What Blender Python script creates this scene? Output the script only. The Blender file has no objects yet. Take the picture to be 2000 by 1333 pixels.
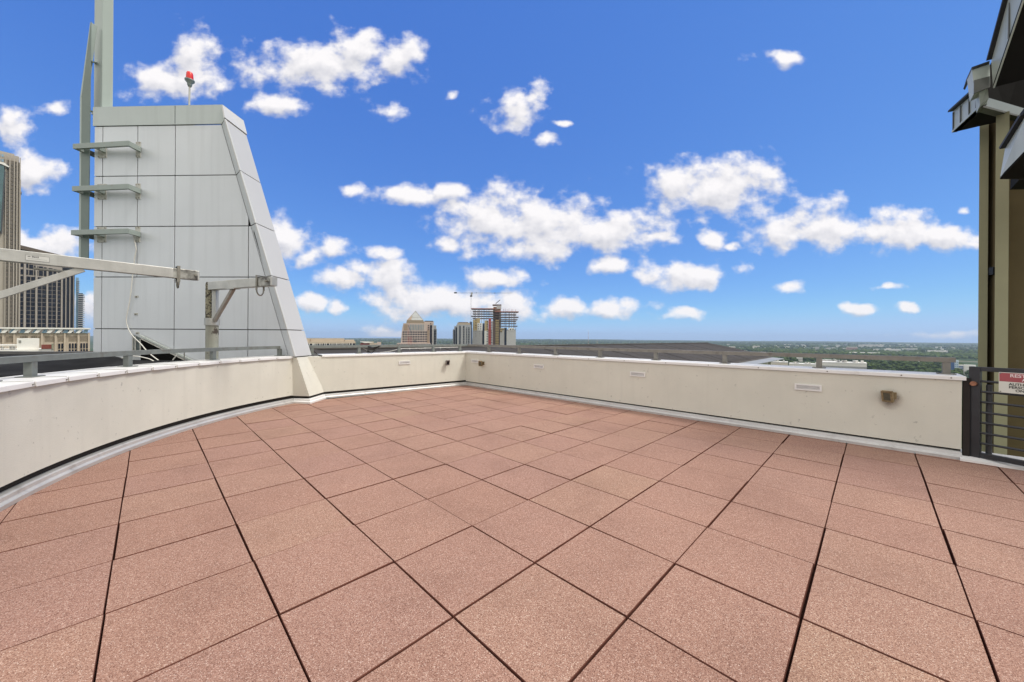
import bpy, bmesh, math, random
import numpy as np
from mathutils import Vector, Matrix
R = math.radians
random.seed(7)
S = bpy.context.scene
COL = S.collection

# ------------------------------------------------------------------ camera
F_PX, EYE, HORIZON, ROLL = 708.0, 1.382, 659.8, -0.0070   # focal length and horizon measured on the 2000 px wide photograph
cam = bpy.data.cameras.new('camera')
camo = bpy.data.objects.new('camera', cam); COL.objects.link(camo)
cam.sensor_width = 36; cam.lens = 36*F_PX/2000
cam.shift_y = -(666.5-HORIZON)/2000
cam.clip_start = .05; cam.clip_end = 60000
camo.matrix_world = Matrix.Translation((0, 0, EYE)) @ Matrix.Rotation(R(90), 4, 'X') @ Matrix.Rotation(-ROLL, 4, 'Z')
S.camera = camo

# ------------------------------------------------------------------ light
SUN_EL, SUN_AZ = R(58), R(100)          # azimuth measured from +Y (the view) towards +X (right)
SKY_STRENGTH, SUN_STRENGTH, EXPOSURE, FILL_DECK, HAZE = .10, 2.2, .40, 1.2, 6e-5
S.view_settings.view_transform = 'Standard'; S.view_settings.look = 'None'
S.view_settings.exposure = EXPOSURE; S.view_settings.gamma = 1; S.view_settings.use_curve_mapping = False
S.cycles.use_denoising = True
S.cycles.max_bounces = 6; S.cycles.volume_bounces = 0; S.cycles.transparent_max_bounces = 8
sun = bpy.data.lights.new('sun', 'SUN'); sun.energy = SUN_STRENGTH; sun.angle = R(14); sun.color = (1, .95, .88)
suno = bpy.data.objects.new('sun', sun); COL.objects.link(suno)
sd = Vector((math.sin(SUN_AZ)*math.cos(SUN_EL), math.cos(SUN_AZ)*math.cos(SUN_EL), math.sin(SUN_EL)))
suno.rotation_euler = (-sd).to_track_quat('-Z', 'Y').to_euler()

W = bpy.data.worlds.new('World'); S.world = W; W.use_nodes = True
wt = W.node_tree; wt.nodes.clear(); wl = wt.links
def wn(t, **k):
    n = wt.nodes.new(t)
    for a, b in k.items(): setattr(n, a, b)
    return n
def wmath(op, a, b=None, c=None, clamp=False):
    n = wn('ShaderNodeMath', operation=op); n.use_clamp = clamp
    for i, v in enumerate((a, b, c)):
        if v is None: continue
        if isinstance(v, (int, float)): n.inputs[i].default_value = v
        else: wl.new(v, n.inputs[i])
    return n.outputs[0]
sky = wn('ShaderNodeTexSky', sky_type='NISHITA'); sky.sun_disc = False
sky.sun_elevation = SUN_EL; sky.sun_rotation = SUN_AZ
sky.altitude = 1000; sky.air_density = .4; sky.dust_density = 0; sky.ozone_density = 10
# the camera's rendering of the blue: one power curve per channel
sc0 = wn('ShaderNodeSeparateColor'); wl.new(sky.outputs[0], sc0.inputs[0]); cc0 = wn('ShaderNodeCombineColor')
for i, (k, e, top) in enumerate(((1.36, .77, .42), (1.25, .60, .63), (1.18, .29, .94))):
    c_ = wmath('SMOOTH_MIN', wmath('MULTIPLY', wmath('POWER', wmath('MULTIPLY', sc0.outputs[i], .1), e), k), top, .12)
    wl.new(wmath('MULTIPLY', c_, 10/2**EXPOSURE), cc0.inputs[i])
bg = wn('ShaderNodeBackground'); bg.inputs['Strength'].default_value = SKY_STRENGTH
wl.new(cc0.outputs[0], bg.inputs['Color'])
# fair-weather clouds, laid out by direction in the sky: (u, v) = (X/Y, Z/Y) of the view direction
CLOUDS = [  # pixel x, y of the base centre, half width, height above base, below
 (340,165,95,45,30),(375,110,42,60,50),(610,140,150,62,38),(690,100,70,45,30),(770,115,62,40,38),(530,205,58,24,26),(760,220,34,26,26,.12),
 (1005,205,62,40,58,.16),(1045,190,28,28,40,.12),(1060,270,34,14,14,.25),(20,250,38,44,38),(100,215,50,20,16,.25),(60,350,62,48,28),(1530,120,74,26,16,.27),
 (690,370,24,22,12,.2),(800,385,70,24,20),(880,372,42,18,18),(900,405,44,24,18,.15),(1395,390,130,80,40),(1440,350,80,50,60),(1330,365,60,50,40),
 (960,450,110,84,44),(1060,460,130,82,40),(1190,470,110,60,24),(1050,490,90,30,22),(1270,465,46,16,14),(870,480,34,22,14),
 (1600,450,70,58,38),(1540,465,90,36,22),(1740,460,95,54,28),(1830,470,90,40,18),(1660,455,60,30,20),(1395,470,32,20,18),(1880,412,18,10,10,.35),
 (560,470,54,44,46),(600,500,30,24,20),(650,490,40,26,18,.1),(745,495,52,22,14,.15),(760,540,66,34,34),(670,550,60,30,18),(700,520,40,16,20),(605,590,42,20,20),(662,600,24,13,12),
 (970,552,66,32,18),(1185,522,46,24,16),(1330,545,96,42,24),(1380,535,44,30,22),
 (790,590,66,44,34),(850,595,120,38,30),(930,600,110,30,22),(1000,605,52,44,26),(1100,610,52,26,16),(1190,608,84,24,12),
 (1340,615,42,13,10),(1542,560,36,15,10),(1735,563,34,11,7,.2),(1672,607,32,15,11),(1772,604,24,13,8),(1845,655,95,11,10,.12),(760,655,70,20,14,.15),
 (100,480,90,30,30),(30,470,50,25,22),(170,600,30,34,30),(1430,480,20,10,8),(1100,245,20,8,8),(880,190,22,16,12,.35)]
tc = wn('ShaderNodeTexCoord'); sep = wn('ShaderNodeSeparateXYZ'); wl.new(tc.outputs['Generated'], sep.inputs[0])
ay = wmath('MAXIMUM', wmath('ABSOLUTE', sep.outputs[1]), .02)
u = wmath('DIVIDE', sep.outputs[0], ay); v = wmath('DIVIDE', sep.outputs[2], ay)
uv = wn('ShaderNodeCombineXYZ'); wl.new(u, uv.inputs[0]); wl.new(v, uv.inputs[1])
def noise(vec, scale, detail, rough, sy=1.0, off=(0, 0, 0)):
    m = wn('ShaderNodeMapping'); wl.new(vec, m.inputs['Vector']); m.inputs['Scale'].default_value = (1, sy, 1); m.inputs['Location'].default_value = off
    n = wn('ShaderNodeTexNoise'); n.inputs['Scale'].default_value = scale; n.inputs['Detail'].default_value = detail; n.inputs['Roughness'].default_value = rough
    wl.new(m.outputs[0], n.inputs['Vector']); return n
# warp the layout a little so no cloud keeps an elliptical outline
wz = noise(uv.outputs[0], 9, 3, .55)
ws = wn('ShaderNodeVectorMath', operation='SUBTRACT'); wl.new(wz.outputs['Color'], ws.inputs[0]); ws.inputs[1].default_value = (.5, .5, .5)
wm = wn('ShaderNodeVectorMath', operation='MULTIPLY_ADD'); wl.new(ws.outputs[0], wm.inputs[0]); wm.inputs[1].default_value = (.075, .045, 0); wl.new(uv.outputs[0], wm.inputs[2])
wsep = wn('ShaderNodeSeparateXYZ'); wl.new(wm.outputs[0], wsep.inputs[0])
def cloud_field(vec):
    field = None
    for (px, py, a, b, c, *thin) in CLOUDS:
        cu, cv = (px-1000)/F_PX, (HORIZON+ROLL*-(px-1000)-py)/F_PX
        up, dn, a = b/F_PX, c/F_PX, a/F_PX
        cv2 = cv+(up-dn)/2; hh = (up+dn)/2                       # centre of the ellipse and its half height
        m = wn('ShaderNodeVectorMath', operation='MULTIPLY_ADD'); wl.new(vec, m.inputs[0])
        m.inputs[1].default_value = (1/(a*1.2), 1/(hh*1.2), 0); m.inputs[2].default_value = (-cu/(a*1.2), -cv2/(hh*1.2), 0)
        l = wn('ShaderNodeVectorMath', operation='LENGTH'); wl.new(m.outputs[0], l.inputs[0])
        g = l.outputs['Value']
        if thin: g = wmath('ADD', g, thin[0])
        field = g if field is None else wmath('SMOOTH_MIN', field, g, .12)
    return field
def density(vec, off):
    sh_ = wn('ShaderNodeVectorMath', operation='ADD'); wl.new(vec, sh_.inputs[0]); sh_.inputs[1].default_value = off
    f = cloud_field(sh_.outputs[0])
    su = wn('ShaderNodeVectorMath', operation='ADD'); wl.new(uv.outputs[0], su.inputs[0]); su.inputs[1].default_value = off
    big = noise(su.outputs[0], 13, 7, .53, 1.25); fine = noise(su.outputs[0], 42, 4, .5, 1.2)
    n = wmath('MULTIPLY_ADD', big.outputs['Fac'], 2.2, -1.08); n = wmath('ADD', n, wmath('MULTIPLY_ADD', fine.outputs['Fac'], .34, -.17))
    return wmath('ADD', wmath('SUBTRACT', 1.0, f), n)
dens = density(wm.outputs[0], (0, 0, 0)); dens_up = density(wm.outputs[0], (.010, .028, 0))
mr = wn('ShaderNodeMapRange', interpolation_type='SMOOTHSTEP'); wl.new(dens, mr.inputs['Value'])
mr.inputs['From Min'].default_value = -.02; mr.inputs['From Max'].default_value = .70
core = wmath('MULTIPLY_ADD', wmath('SUBTRACT', dens, dens_up), .85, .62, clamp=True)     # tops face the light, bases are in shade
cr = wn('ShaderNodeMix', data_type='RGBA'); wl.new(core, cr.inputs['Factor'])
cr.inputs['A'].default_value = (.60, .61, .68, 1); cr.inputs['B'].default_value = (1.0, .975, .985, 1)
bgc = wn('ShaderNodeBackground'); wl.new(cr.outputs['Result'], bgc.inputs['Color']); bgc.inputs['Strength'].default_value = 1/2**EXPOSURE
above = wmath('GREATER_THAN', sep.outputs[2], 0.0)
mx = wn('ShaderNodeMixShader'); wl.new(wmath('MULTIPLY', mr.outputs[0], above), mx.inputs[0]); wl.new(bg.outputs[0], mx.inputs[1]); wl.new(bgc.outputs[0], mx.inputs[2])
# broken bright cloud deck added overhead and behind, unseen, to raise the ambient light
rear = wn('ShaderNodeMapRange', interpolation_type='SMOOTHSTEP'); wl.new(sep.outputs[1], rear.inputs['Value']); rear.inputs['From Min'].default_value = .12; rear.inputs['From Max'].default_value = -.15
high = wn('ShaderNodeMapRange', interpolation_type='SMOOTHSTEP'); wl.new(v, high.inputs['Value']); high.inputs['From Min'].default_value = 1.05; high.inputs['From Max'].default_value = 1.5
n3 = noise(tc.outputs['Generated'], 3.0, 6, .55); dk = wn('ShaderNodeMapRange', interpolation_type='SMOOTHSTEP'); wl.new(n3.outputs['Fac'], dk.inputs['Value']); dk.inputs['From Min'].default_value = .33; dk.inputs['From Max'].default_value = .5
bgd = wn('ShaderNodeBackground'); bgd.inputs['Color'].default_value = (1, .95, .87, 1); bgd.inputs['Strength'].default_value = FILL_DECK
mx2 = wn('ShaderNodeMixShader'); wl.new(wmath('MULTIPLY', wmath('MULTIPLY', wmath('MAXIMUM', rear.outputs[0], high.outputs[0]), dk.outputs[0]), above), mx2.inputs[0])
wl.new(mx.outputs[0], mx2.inputs[1]); wl.new(bgd.outputs[0], mx2.inputs[2]); mx = mx2
wo = wn('ShaderNodeOutputWorld'); wl.new(mx.outputs[0], wo.inputs[0])
W.cycles.sampling_method = 'MANUAL'; W.cycles.sample_map_resolution = 512

# ------------------------------------------------------------------ measuring helpers: photo pixel -> point in the place
def ray(x, y):
    xr, zr = (x-1000)/F_PX, -(y-HORIZON)/F_PX
    c, s = math.cos(ROLL), math.sin(ROLL)
    return Vector((xr*c+zr*s, 1, -xr*s+zr*c))
def P(x, y, Y): return Vector((0, 0, EYE))+ray(x, y)*Y                       # at a known depth
def PZ(x, y, z):
    r = ray(x, y); return Vector((0, 0, EYE))+r*((z-EYE)/r.z)                # at a known height
def PN(x, y, p0, n):
    r = ray(x, y); o = Vector((0, 0, EYE)); return o+r*((Vector(p0)-o).dot(n)/r.dot(n))   # on a known plane
def hor(x): return HORIZON-ROLL*(x-1000)

# ------------------------------------------------------------------ materials
MATS = {}
def mat(name, col, rough=.7, metal=0, var=.12, vscale=3, bump=0, bscale=60, streak=0, dirt=None, spec=.5, attr=None, grain=0, gscale=200):
    if name in MATS: return MATS[name]
    m = bpy.data.materials.new(name); m.use_nodes = True; MATS[name] = m
    t = m.node_tree; b = t.nodes['Principled BSDF']; L = t.links.new
    b.inputs['Roughness'].default_value = rough; b.inputs['Metallic'].default_value = metal
    b.inputs['Specular IOR Level'].default_value = spec
    co = t.nodes.new('ShaderNodeTexCoord').outputs['Object']
    def nz(scale, detail=5, sc=(1, 1, 1)):
        mp = t.nodes.new('ShaderNodeMapping'); mp.inputs['Scale'].default_value = sc; L(co, mp.inputs['Vector'])
        n = t.nodes.new('ShaderNodeTexNoise'); n.inputs['Scale'].default_value = scale; n.inputs['Detail'].default_value = detail; n.inputs['Roughness'].default_value = .6
        L(mp.outputs[0], n.inputs['Vector']); return n.outputs['Fac']
    def mix(fac, a, bb, mode='MIX'):
        n = t.nodes.new('ShaderNodeMix'); n.data_type = 'RGBA'; n.blend_type = mode
        for v, k in ((fac, 'Factor'), (a, 'A'), (bb, 'B')):
            if hasattr(v, 'links'): L(v, n.inputs[k])
            elif k == 'Factor': n.inputs[k].default_value = v
            else: n.inputs[k].default_value = (*v[:3], 1)
        return n.outputs['Result']
    def ramp(fac, lo, hi):
        n = t.nodes.new('ShaderNodeMapRange'); L(fac, n.inputs['Value']); n.inputs['From Min'].default_value = lo; n.inputs['From Max'].default_value = hi
        return n.outputs[0]
    c = mix(ramp(nz(vscale), .3, .7), [x*(1-var) for x in col], [min(1, x*(1+var)) for x in col])
    if streak:                                                     # rain streaks run down the face
        c = mix(ramp(nz(2.2, 6, (3.2, 3.2, .12)), .5, .78), c, [x*(1-streak) for x in col])
    if dirt:                                                       # patches of another colour
        dc, ds, lo, hi = dirt
        c = mix(ramp(nz(ds, 7), lo, hi), c, dc)
    if grain:
        c = mix(ramp(nz(gscale, 2), .35, .65), c, [x*(1-grain) for x in col])
    if attr:
        a = t.nodes.new('ShaderNodeAttribute'); a.attribute_name = 'tint'
        c = mix(a.outputs['Fac'], c, attr, 'MIX')
    L(c, b.inputs['Base Color'])
    if bump:
        bp = t.nodes.new('ShaderNodeBump'); bp.inputs['Strength'].default_value = bump; bp.inputs['Distance'].default_value = .01
        L(nz(bscale, 4), bp.inputs['Height']); L(bp.outputs[0], b.inputs['Normal'])
    return m
M_STUCCO = mat('stucco', (.58, .57, .50), .9, var=.06, vscale=1.3, bump=.35, bscale=160, streak=.055, dirt=((.25, .245, .22), 15, .645, .76))
M_WHITE = mat('white_metal', (.68, .675, .66), .45, var=.05, vscale=2, bump=.05, bscale=8, dirt=((.5, .48, .45), 6, .62, .85))
M_FLASH = mat('flashing_metal', (.52, .52, .51), .38, metal=.45, var=.08, vscale=4, dirt=((.34, .33, .32), 5, .58, .8))
M_GAP = mat('dark_gap', (.018, .014, .012), .95)
M_RAIL = mat('galvanised_rail', (.155, .17, .16), .55, metal=.2, var=.12, vscale=8, dirt=((.12, .11, .09), 7, .55, .75))
M_RAILB = mat('weathered_rail', (.185, .175, .155), .6, metal=.2, var=.14, vscale=8, dirt=((.10, .088, .072), 6, .55, .75))
M_PANEL = mat('panel_metal', (.57, .60, .625), .40, metal=.15, var=.035, vscale=.7, streak=.10)
M_CAPM = mat('cap_metal', (.44, .485, .475), .5, metal=.15, var=.05, vscale=.9, streak=.10)
M_SIDE = mat('side_metal', (.50, .50, .485), .45, metal=.1, var=.03, vscale=.7)
M_MAST = mat('mast_paint', (.36, .42, .395), .5, var=.05, vscale=2, streak=.08)
M_BLADE = mat('blade_paint', (.15, .19, .175), .5, var=.06, vscale=2)
M_BRKT = mat('bracket_paint', (.27, .315, .295), .5, var=.07, vscale=3, dirt=((.22, .19, .14), 6, .6, .8))
M_PLATE = mat('plate_metal', (.42, .42, .38), .5, var=.1, vscale=6, dirt=((.25, .2, .13), 9, .55, .75))
M_ALU = mat('brushed_metal', (.40, .40, .375), .38, metal=.45, var=.13, vscale=5, streak=.15, dirt=((.27, .25, .2), 4, .6, .8), bump=.05, bscale=30)
M_LICH = mat('lichen_pole', (.26, .245, .17), .85, var=.2, vscale=14, dirt=((.04, .034, .026), 30, .46, .56), bump=.4, bscale=60)
M_POLE = mat('old_pole', (.265, .27, .225), .75, var=.14, vscale=4, streak=.3, dirt=((.05, .04, .03), 6, .57, .64))
M_STEEL = mat('ring_steel', (.22, .21, .18), .45, metal=.7, var=.2, vscale=20)
M_ROOFB = mat('black_membrane', (.014, .0145, .016), .95, var=.35, vscale=2.5, bump=.3, bscale=12, dirt=((.034, .035, .037), 1.8, .5, .75), spec=.06)
M_ROOFG = mat('brown_membrane', (.040, .035, .032), .95, var=.25, vscale=.9, dirt=((.026, .022, .020), .35, .48, .66), grain=.3, gscale=9)
M_RIB = mat('roof_seam', (.085, .075, .066), .85, var=.15)
M_CURB = mat('curb_metal', (.085, .083, .08), .6, var=.2, vscale=3)
M_BLACK = mat('black_metal', (.028, .030, .034), .42, metal=.2, var=.2, vscale=6)
M_CABLE = mat('white_cable', (.62, .61, .56), .5, var=.1)
M_BRONZE = mat('bronze_fixture', (.24, .185, .10), .6, metal=.2, var=.25, vscale=18, dirt=((.09, .05, .02), 14, .5, .7))
M_LENS = mat('dusty_lens', (.10, .10, .075), .2, var=.2, vscale=20)
M_RED = mat('red_lens', (.62, .022, .015), .25, var=.08)
M_COPPER = mat('copper_knob', (.32, .16, .10), .35, metal=.8, var=.2, vscale=40)
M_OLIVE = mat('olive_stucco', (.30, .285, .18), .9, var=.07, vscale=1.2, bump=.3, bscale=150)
M_RECESS = mat('recess_shade_stucco', (.135, .105, .056), .95, var=.12, vscale=1.5, bump=.3, bscale=150, spec=.2)  # shade of the recesses put into a darker stucco colour than the pilasters
M_FASC = mat('fascia_metal', (.46, .50, .465), .42, metal=.2, var=.08, vscale=1.6, streak=.15)
M_FASD = mat('dark_fascia', (.13, .135, .125), .5, metal=.3, var=.15, vscale=2)
M_EDGE = mat('drip_edge', (.022, .022, .024), .5, metal=.3)
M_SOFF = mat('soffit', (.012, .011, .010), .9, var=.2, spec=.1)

# ------------------------------------------------------------------ mesh and object helpers
LOCAL = set()
def tag(o, label=None, cat=None, group=None, kind=None):
    for k, x in (('label', label), ('category', cat), ('group', group), ('kind', kind)):
        if x: o[k] = x
    return o
def thing(name, label, cat, loc=(0, 0, 0), group=None, rz=None):
    o = bpy.data.objects.new(name, None); COL.objects.link(o); o.location = loc; o.empty_display_size = .2
    if rz is not None: o.rotation_euler.z = rz; LOCAL.add(o)
    return tag(o, label, cat, group)
class MB:
    def __init__(s): s.v, s.f, s.sm = [], [], []
    def add(s, vs, fs, smooth=False):
        n = len(s.v); s.v += [tuple(q) for q in vs]; s.f += [tuple(i+n for i in f) for f in fs]; s.sm += [smooth]*len(fs); return s
    def box(s, c, size, ax=None):
        X, Y, Z = ax or (Vector((1, 0, 0)), Vector((0, 1, 0)), Vector((0, 0, 1))); c = Vector(c); h = [q/2 for q in size]
        vs = [c+X*(i*h[0])+Y*(j*h[1])+Z*(k*h[2]) for i in (-1, 1) for j in (-1, 1) for k in (-1, 1)]
        return s.add(vs, [(0, 1, 3, 2), (4, 6, 7, 5), (0, 4, 5, 1), (2, 3, 7, 6), (0, 2, 6, 4), (1, 5, 7, 3)])
    def bar(s, a, b, w, h, up=(0, 0, 1)):
        a, b = Vector(a), Vector(b); X = (b-a).normalized(); Y = Vector(up).cross(X)
        if Y.length < 1e-4: Y = Vector((1, 0, 0)).cross(X)
        Y.normalize(); Z = X.cross(Y)
        return s.box((a+b)/2, ((b-a).length, w, h), (X, Y, Z))
    def prism(s, pts, off):                                   # planar outline pushed along off
        n = len(pts); off = Vector(off); vs = [Vector(p) for p in pts]+[Vector(p)+off for p in pts]
        return s.add(vs, [tuple(range(n))[::-1], tuple(range(n, 2*n))]+[(i, (i+1) % n, n+(i+1) % n, n+i) for i in range(n)])
    def tube(s, pts, r, n=8, cap=True):
        pts = [Vector(p) for p in pts]; rs = r if isinstance(r, (list, tuple)) else [r]*len(pts); vs, fs = [], []
        for i, p in enumerate(pts):
            d = (pts[min(i+1, len(pts)-1)]-pts[max(i-1, 0)]).normalized()
            a = d.cross(Vector((0, 0, 1)) if abs(d.z) < .9 else Vector((1, 0, 0))).normalized(); b = d.cross(a)
            vs += [p+(a*math.cos(2*math.pi*k/n)+b*math.sin(2*math.pi*k/n))*rs[i] for k in range(n)]
        for i in range(len(pts)-1):
            fs += [(i*n+k, i*n+(k+1) % n, (i+1)*n+(k+1) % n, (i+1)*n+k) for k in range(n)]
        s.add(vs, fs, n > 6)
        if cap: s.add(vs[:n], [tuple(range(n))[::-1]]); s.add(vs[-n:], [tuple(range(n))])
        return s
    def sweep(s, path, prof, pre=None, post=None, closed=True, smooth=False):   # profile points (d, z): d to the left of the path
        p = [Vector((q[0], q[1])) for q in path]; ext = ([Vector(pre[:2])] if pre else [])+p+([Vector(post[:2])] if post else [])
        vs, n = [], len(prof)
        for q in p:
            i = ext.index(q); nn = []
            for j in (i-1, i):
                if 0 <= j < len(ext)-1:
                    d = (ext[j+1]-ext[j]).normalized(); nn.append(Vector((-d.y, d.x)))
            m = (nn[0]+nn[-1]).normalized(); m = m/max(.3, m.dot(nn[0]))
            vs += [(q.x+m.x*d, q.y+m.y*d, z) for d, z in prof]
        e = n if closed else n-1
        fs = [(i*n+k, (i+1)*n+k, (i+1)*n+(k+1) % n, i*n+(k+1) % n) for i in range(len(p)-1) for k in range(e)]
        s.add(vs, fs, smooth)
        if closed:
            s.add(vs[:n], [tuple(range(n))]); s.add(vs[-n:], [tuple(range(n))[::-1]])
        return s
    def build(s, name, m, parent=None, bevel=0, fix=True):
        off = Vector((0, 0, 0)); q = parent; loc = False
        while q is not None:
            if q in LOCAL: loc = True
            off += q.location; q = q.parent
        vs = s.v if loc else [(x-off.x, y-off.y, z-off.z) for x, y, z in s.v]
        me = bpy.data.meshes.new(name); me.from_pydata(vs, [], s.f)
        me.polygons.foreach_set('use_smooth', s.sm)
        if fix:
            bm = bmesh.new(); bm.from_mesh(me)
            bmesh.ops.recalc_face_normals(bm, faces=bm.faces)
            if bevel:
                bmesh.ops.remove_doubles(bm, verts=bm.verts, dist=1e-5)
                es = [e for e in bm.edges if len(e.link_faces) == 2 and e.calc_face_angle(0) > .5]
                bmesh.ops.bevel(bm, geom=es, offset=bevel, segments=2, profile=.5, affect='EDGES')
            bm.to_mesh(me); bm.free()
        me.materials.append(m); o = bpy.data.objects.new(name, me); COL.objects.link(o)
        if parent: o.parent = parent
        return o
def copy_tree(o, parent=None):
    c = o.copy(); COL.objects.link(c)
    if parent is not None: c.parent = parent
    for ch in list(o.children): copy_tree(ch, c)
    return c
def dup(o, loc, rz=None, label=None):
    c = copy_tree(o); c.location = loc
    if rz is not None: c.rotation_euler.z = rz
    if label: c['label'] = label
    return c
def lathe(mb, c, prof, n=16):
    vs = [(c[0]+r*math.cos(2*math.pi*k/n), c[1]+r*math.sin(2*math.pi*k/n), c[2]+z) for r, z in prof for k in range(n)]
    mb.add(vs, [(i*n+k, i*n+(k+1) % n, (i+1)*n+(k+1) % n, (i+1)*n+k) for i in range(len(prof)-1) for k in range(n)], True)
    mb.add(vs[:n], [tuple(range(n))[::-1]]); mb.add(vs[-n:], [tuple(range(n))]); return mb
def text_mesh(name, body, size, m, parent, loc, X, Z, extr=.0006, align='LEFT', bold=0):
    cu = bpy.data.curves.new(name, 'FONT'); cu.body = body; cu.size = size; cu.extrude = extr; cu.align_x = align; cu.offset = bold
    tmp = bpy.data.objects.new(name+'_curve', cu); COL.objects.link(tmp)
    me = bpy.data.meshes.new_from_object(tmp.evaluated_get(bpy.context.evaluated_depsgraph_get()))
    bpy.data.objects.remove(tmp); X, Z = Vector(X).normalized(), Vector(Z).normalized(); N = X.cross(Z)
    off = Vector((0, 0, 0)); q = parent
    while q is not None: off += q.location; q = q.parent
    me.transform(Matrix.Translation(Vector(loc)-off) @ Matrix(((X.x, Z.x, N.x, 0), (X.y, Z.y, N.y, 0), (X.z, Z.z, N.z, 0), (0, 0, 0, 1))))
    me.materials.clear(); me.materials.append(m); o = bpy.data.objects.new(name, me); COL.objects.link(o); o.parent = parent; return o

# ------------------------------------------------------------------ terrace plan
def norm2(a): return Vector(a).normalized()
ARC_C, ARC_R = Vector((1.2548, 5.732)), 6.035                    # the curved parapet
RW0, RWD = Vector((.867, 8.390)), norm2((1, -.955))              # right parapet face: point, direction
RWN = Vector((-RWD.y, RWD.x))                                    # pointing out of the terrace
BWD = norm2((1, .856)); BWN = Vector((-BWD.y, BWD.x))
BW0 = Vector((-4.155, 8.0))+BWN*.055
def isect(p, d, q, e):
    k = d.x*e.y-d.y*e.x; r = q-p; return p+d*((r.x*e.y-r.y*e.x)/k)
CORNER = isect(RW0, RWD, BW0, BWD)
RW_END = Vector((5.237, 4.217)); RW_END = RW0+RWD*(RW_END-RW0).dot(RWD)
TOP, THICK = .967, .46
def arc(a): return ARC_C+Vector((math.cos(a), math.sin(a)))*ARC_R
A0 = math.atan2(7.52-ARC_C.y, -4.53-ARC_C.x); A0 = A0 % (2*math.pi)
A1 = R(228)
arc_pts = [arc(A1+(A0-A1)*i/40) for i in range(41)]              # from near the camera to the pilaster
back_start = BW0-BWD*.35

# floor of loose concrete pavers: every slab is modelled, cut to the outline of the terrace
YAW, OX, OY, T = .78669, -.28087, 1.79527, .61
da, db = Vector((-math.sin(YAW), math.cos(YAW))), Vector((math.cos(YAW), math.sin(YAW)))
ring = [a+(a-ARC_C).normalized()*.02 for a in arc_pts]
poly = ring+[CORNER+Vector((0, .03)), RW_END+RWN*.02, RW_END+RWD*3.6+RWN*.02, Vector((7.2, -2.2)), Vector((1.0, -2.2))]
poly = [Vector((p.x, p.y)) for p in poly]
def area2(p): return sum(p[i].x*p[(i+1) % len(p)].y-p[(i+1) % len(p)].x*p[i].y for i in range(len(p)))
if area2(poly) < 0: poly = poly[::-1]
def clip(sub, cl):
    for i in range(len(cl)):
        a, b = cl[i], cl[(i+1) % len(cl)]; e = b-a; out = []
        for j in range(len(sub)):
            p, q = sub[j], sub[(j+1) % len(sub)]
            sp, sq = e.x*(p.y-a.y)-e.y*(p.x-a.x), e.x*(q.y-a.y)-e.y*(q.x-a.x)
            if sp >= 0: out.append(p)
            if (sp > 0) != (sq > 0) and abs(sp-sq) > 1e-12: out.append(p+(q-p)*(sp/(sp-sq)))
        sub = out
        if len(sub) < 3: return []
    return sub
rng = random.Random(3); fl = MB(); tints = []; sides = []
gapA = {}; gapB = {}
for i in range(-26, 26):
    gapA[i] = rng.uniform(.0026, .0038); gapB[i] = rng.uniform(.0040, .0050)
for i in range(-22, 24):
    for j in range(-24, 22):
        c0 = Vector((OX, OY))+da*(T*i)+db*(T*j)
        sh = da*rng.gauss(0, .0016)+db*rng.gauss(0, .001); rot = rng.gauss(0, .0012)
        ga, gb = gapB[i], gapA[j]                            # joints along db are fine, joints along da wider
        if rng.random() < .04: gb += .002
        cs = []
        for s, t in ((0, 0), (0, 1), (1, 1), (1, 0)):
            q = c0+da*(T*s+(ga if s == 0 else -ga))+db*(T*t+(gb if t == 0 else -gb))+sh
            m = c0+da*T/2+db*T/2; q = m+Vector(((q-m).x-(q-m).y*rot, (q-m).y+(q-m).x*rot)); cs.append(q)
        cs = cs[::-1] if area2(cs) < 0 else cs
        cp = clip(cs, poly)
        if len(cp) < 3 or abs(area2(cp)) < .01: continue
        z = rng.gauss(0, .0012); tx, ty = rng.gauss(0, .0018), rng.gauss(0, .0018)
        m = sum(cp, Vector((0, 0)))/len(cp); n = len(cp)
        def zz(p): return z+(p-m).x*tx+(p-m).y*ty
        inn = [p+(m-p).normalized()*.003 for p in cp]
        vs = [(p.x, p.y, zz(p)) for p in inn]+[(p.x, p.y, zz(p)-.004) for p in cp]+[(p.x, p.y, -.045) for p in cp]
        fs = [tuple(range(n))]+[(k, n+k, n+(k+1) % n, (k+1) % n) for k in range(n)]+[(n+k, 2*n+k, 2*n+(k+1) % n, n+(k+1) % n) for k in range(n)]
        fl.add(vs, fs); tints += [rng.random()]*len(fs); sides += [0]+[1]*(2*n)
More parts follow.
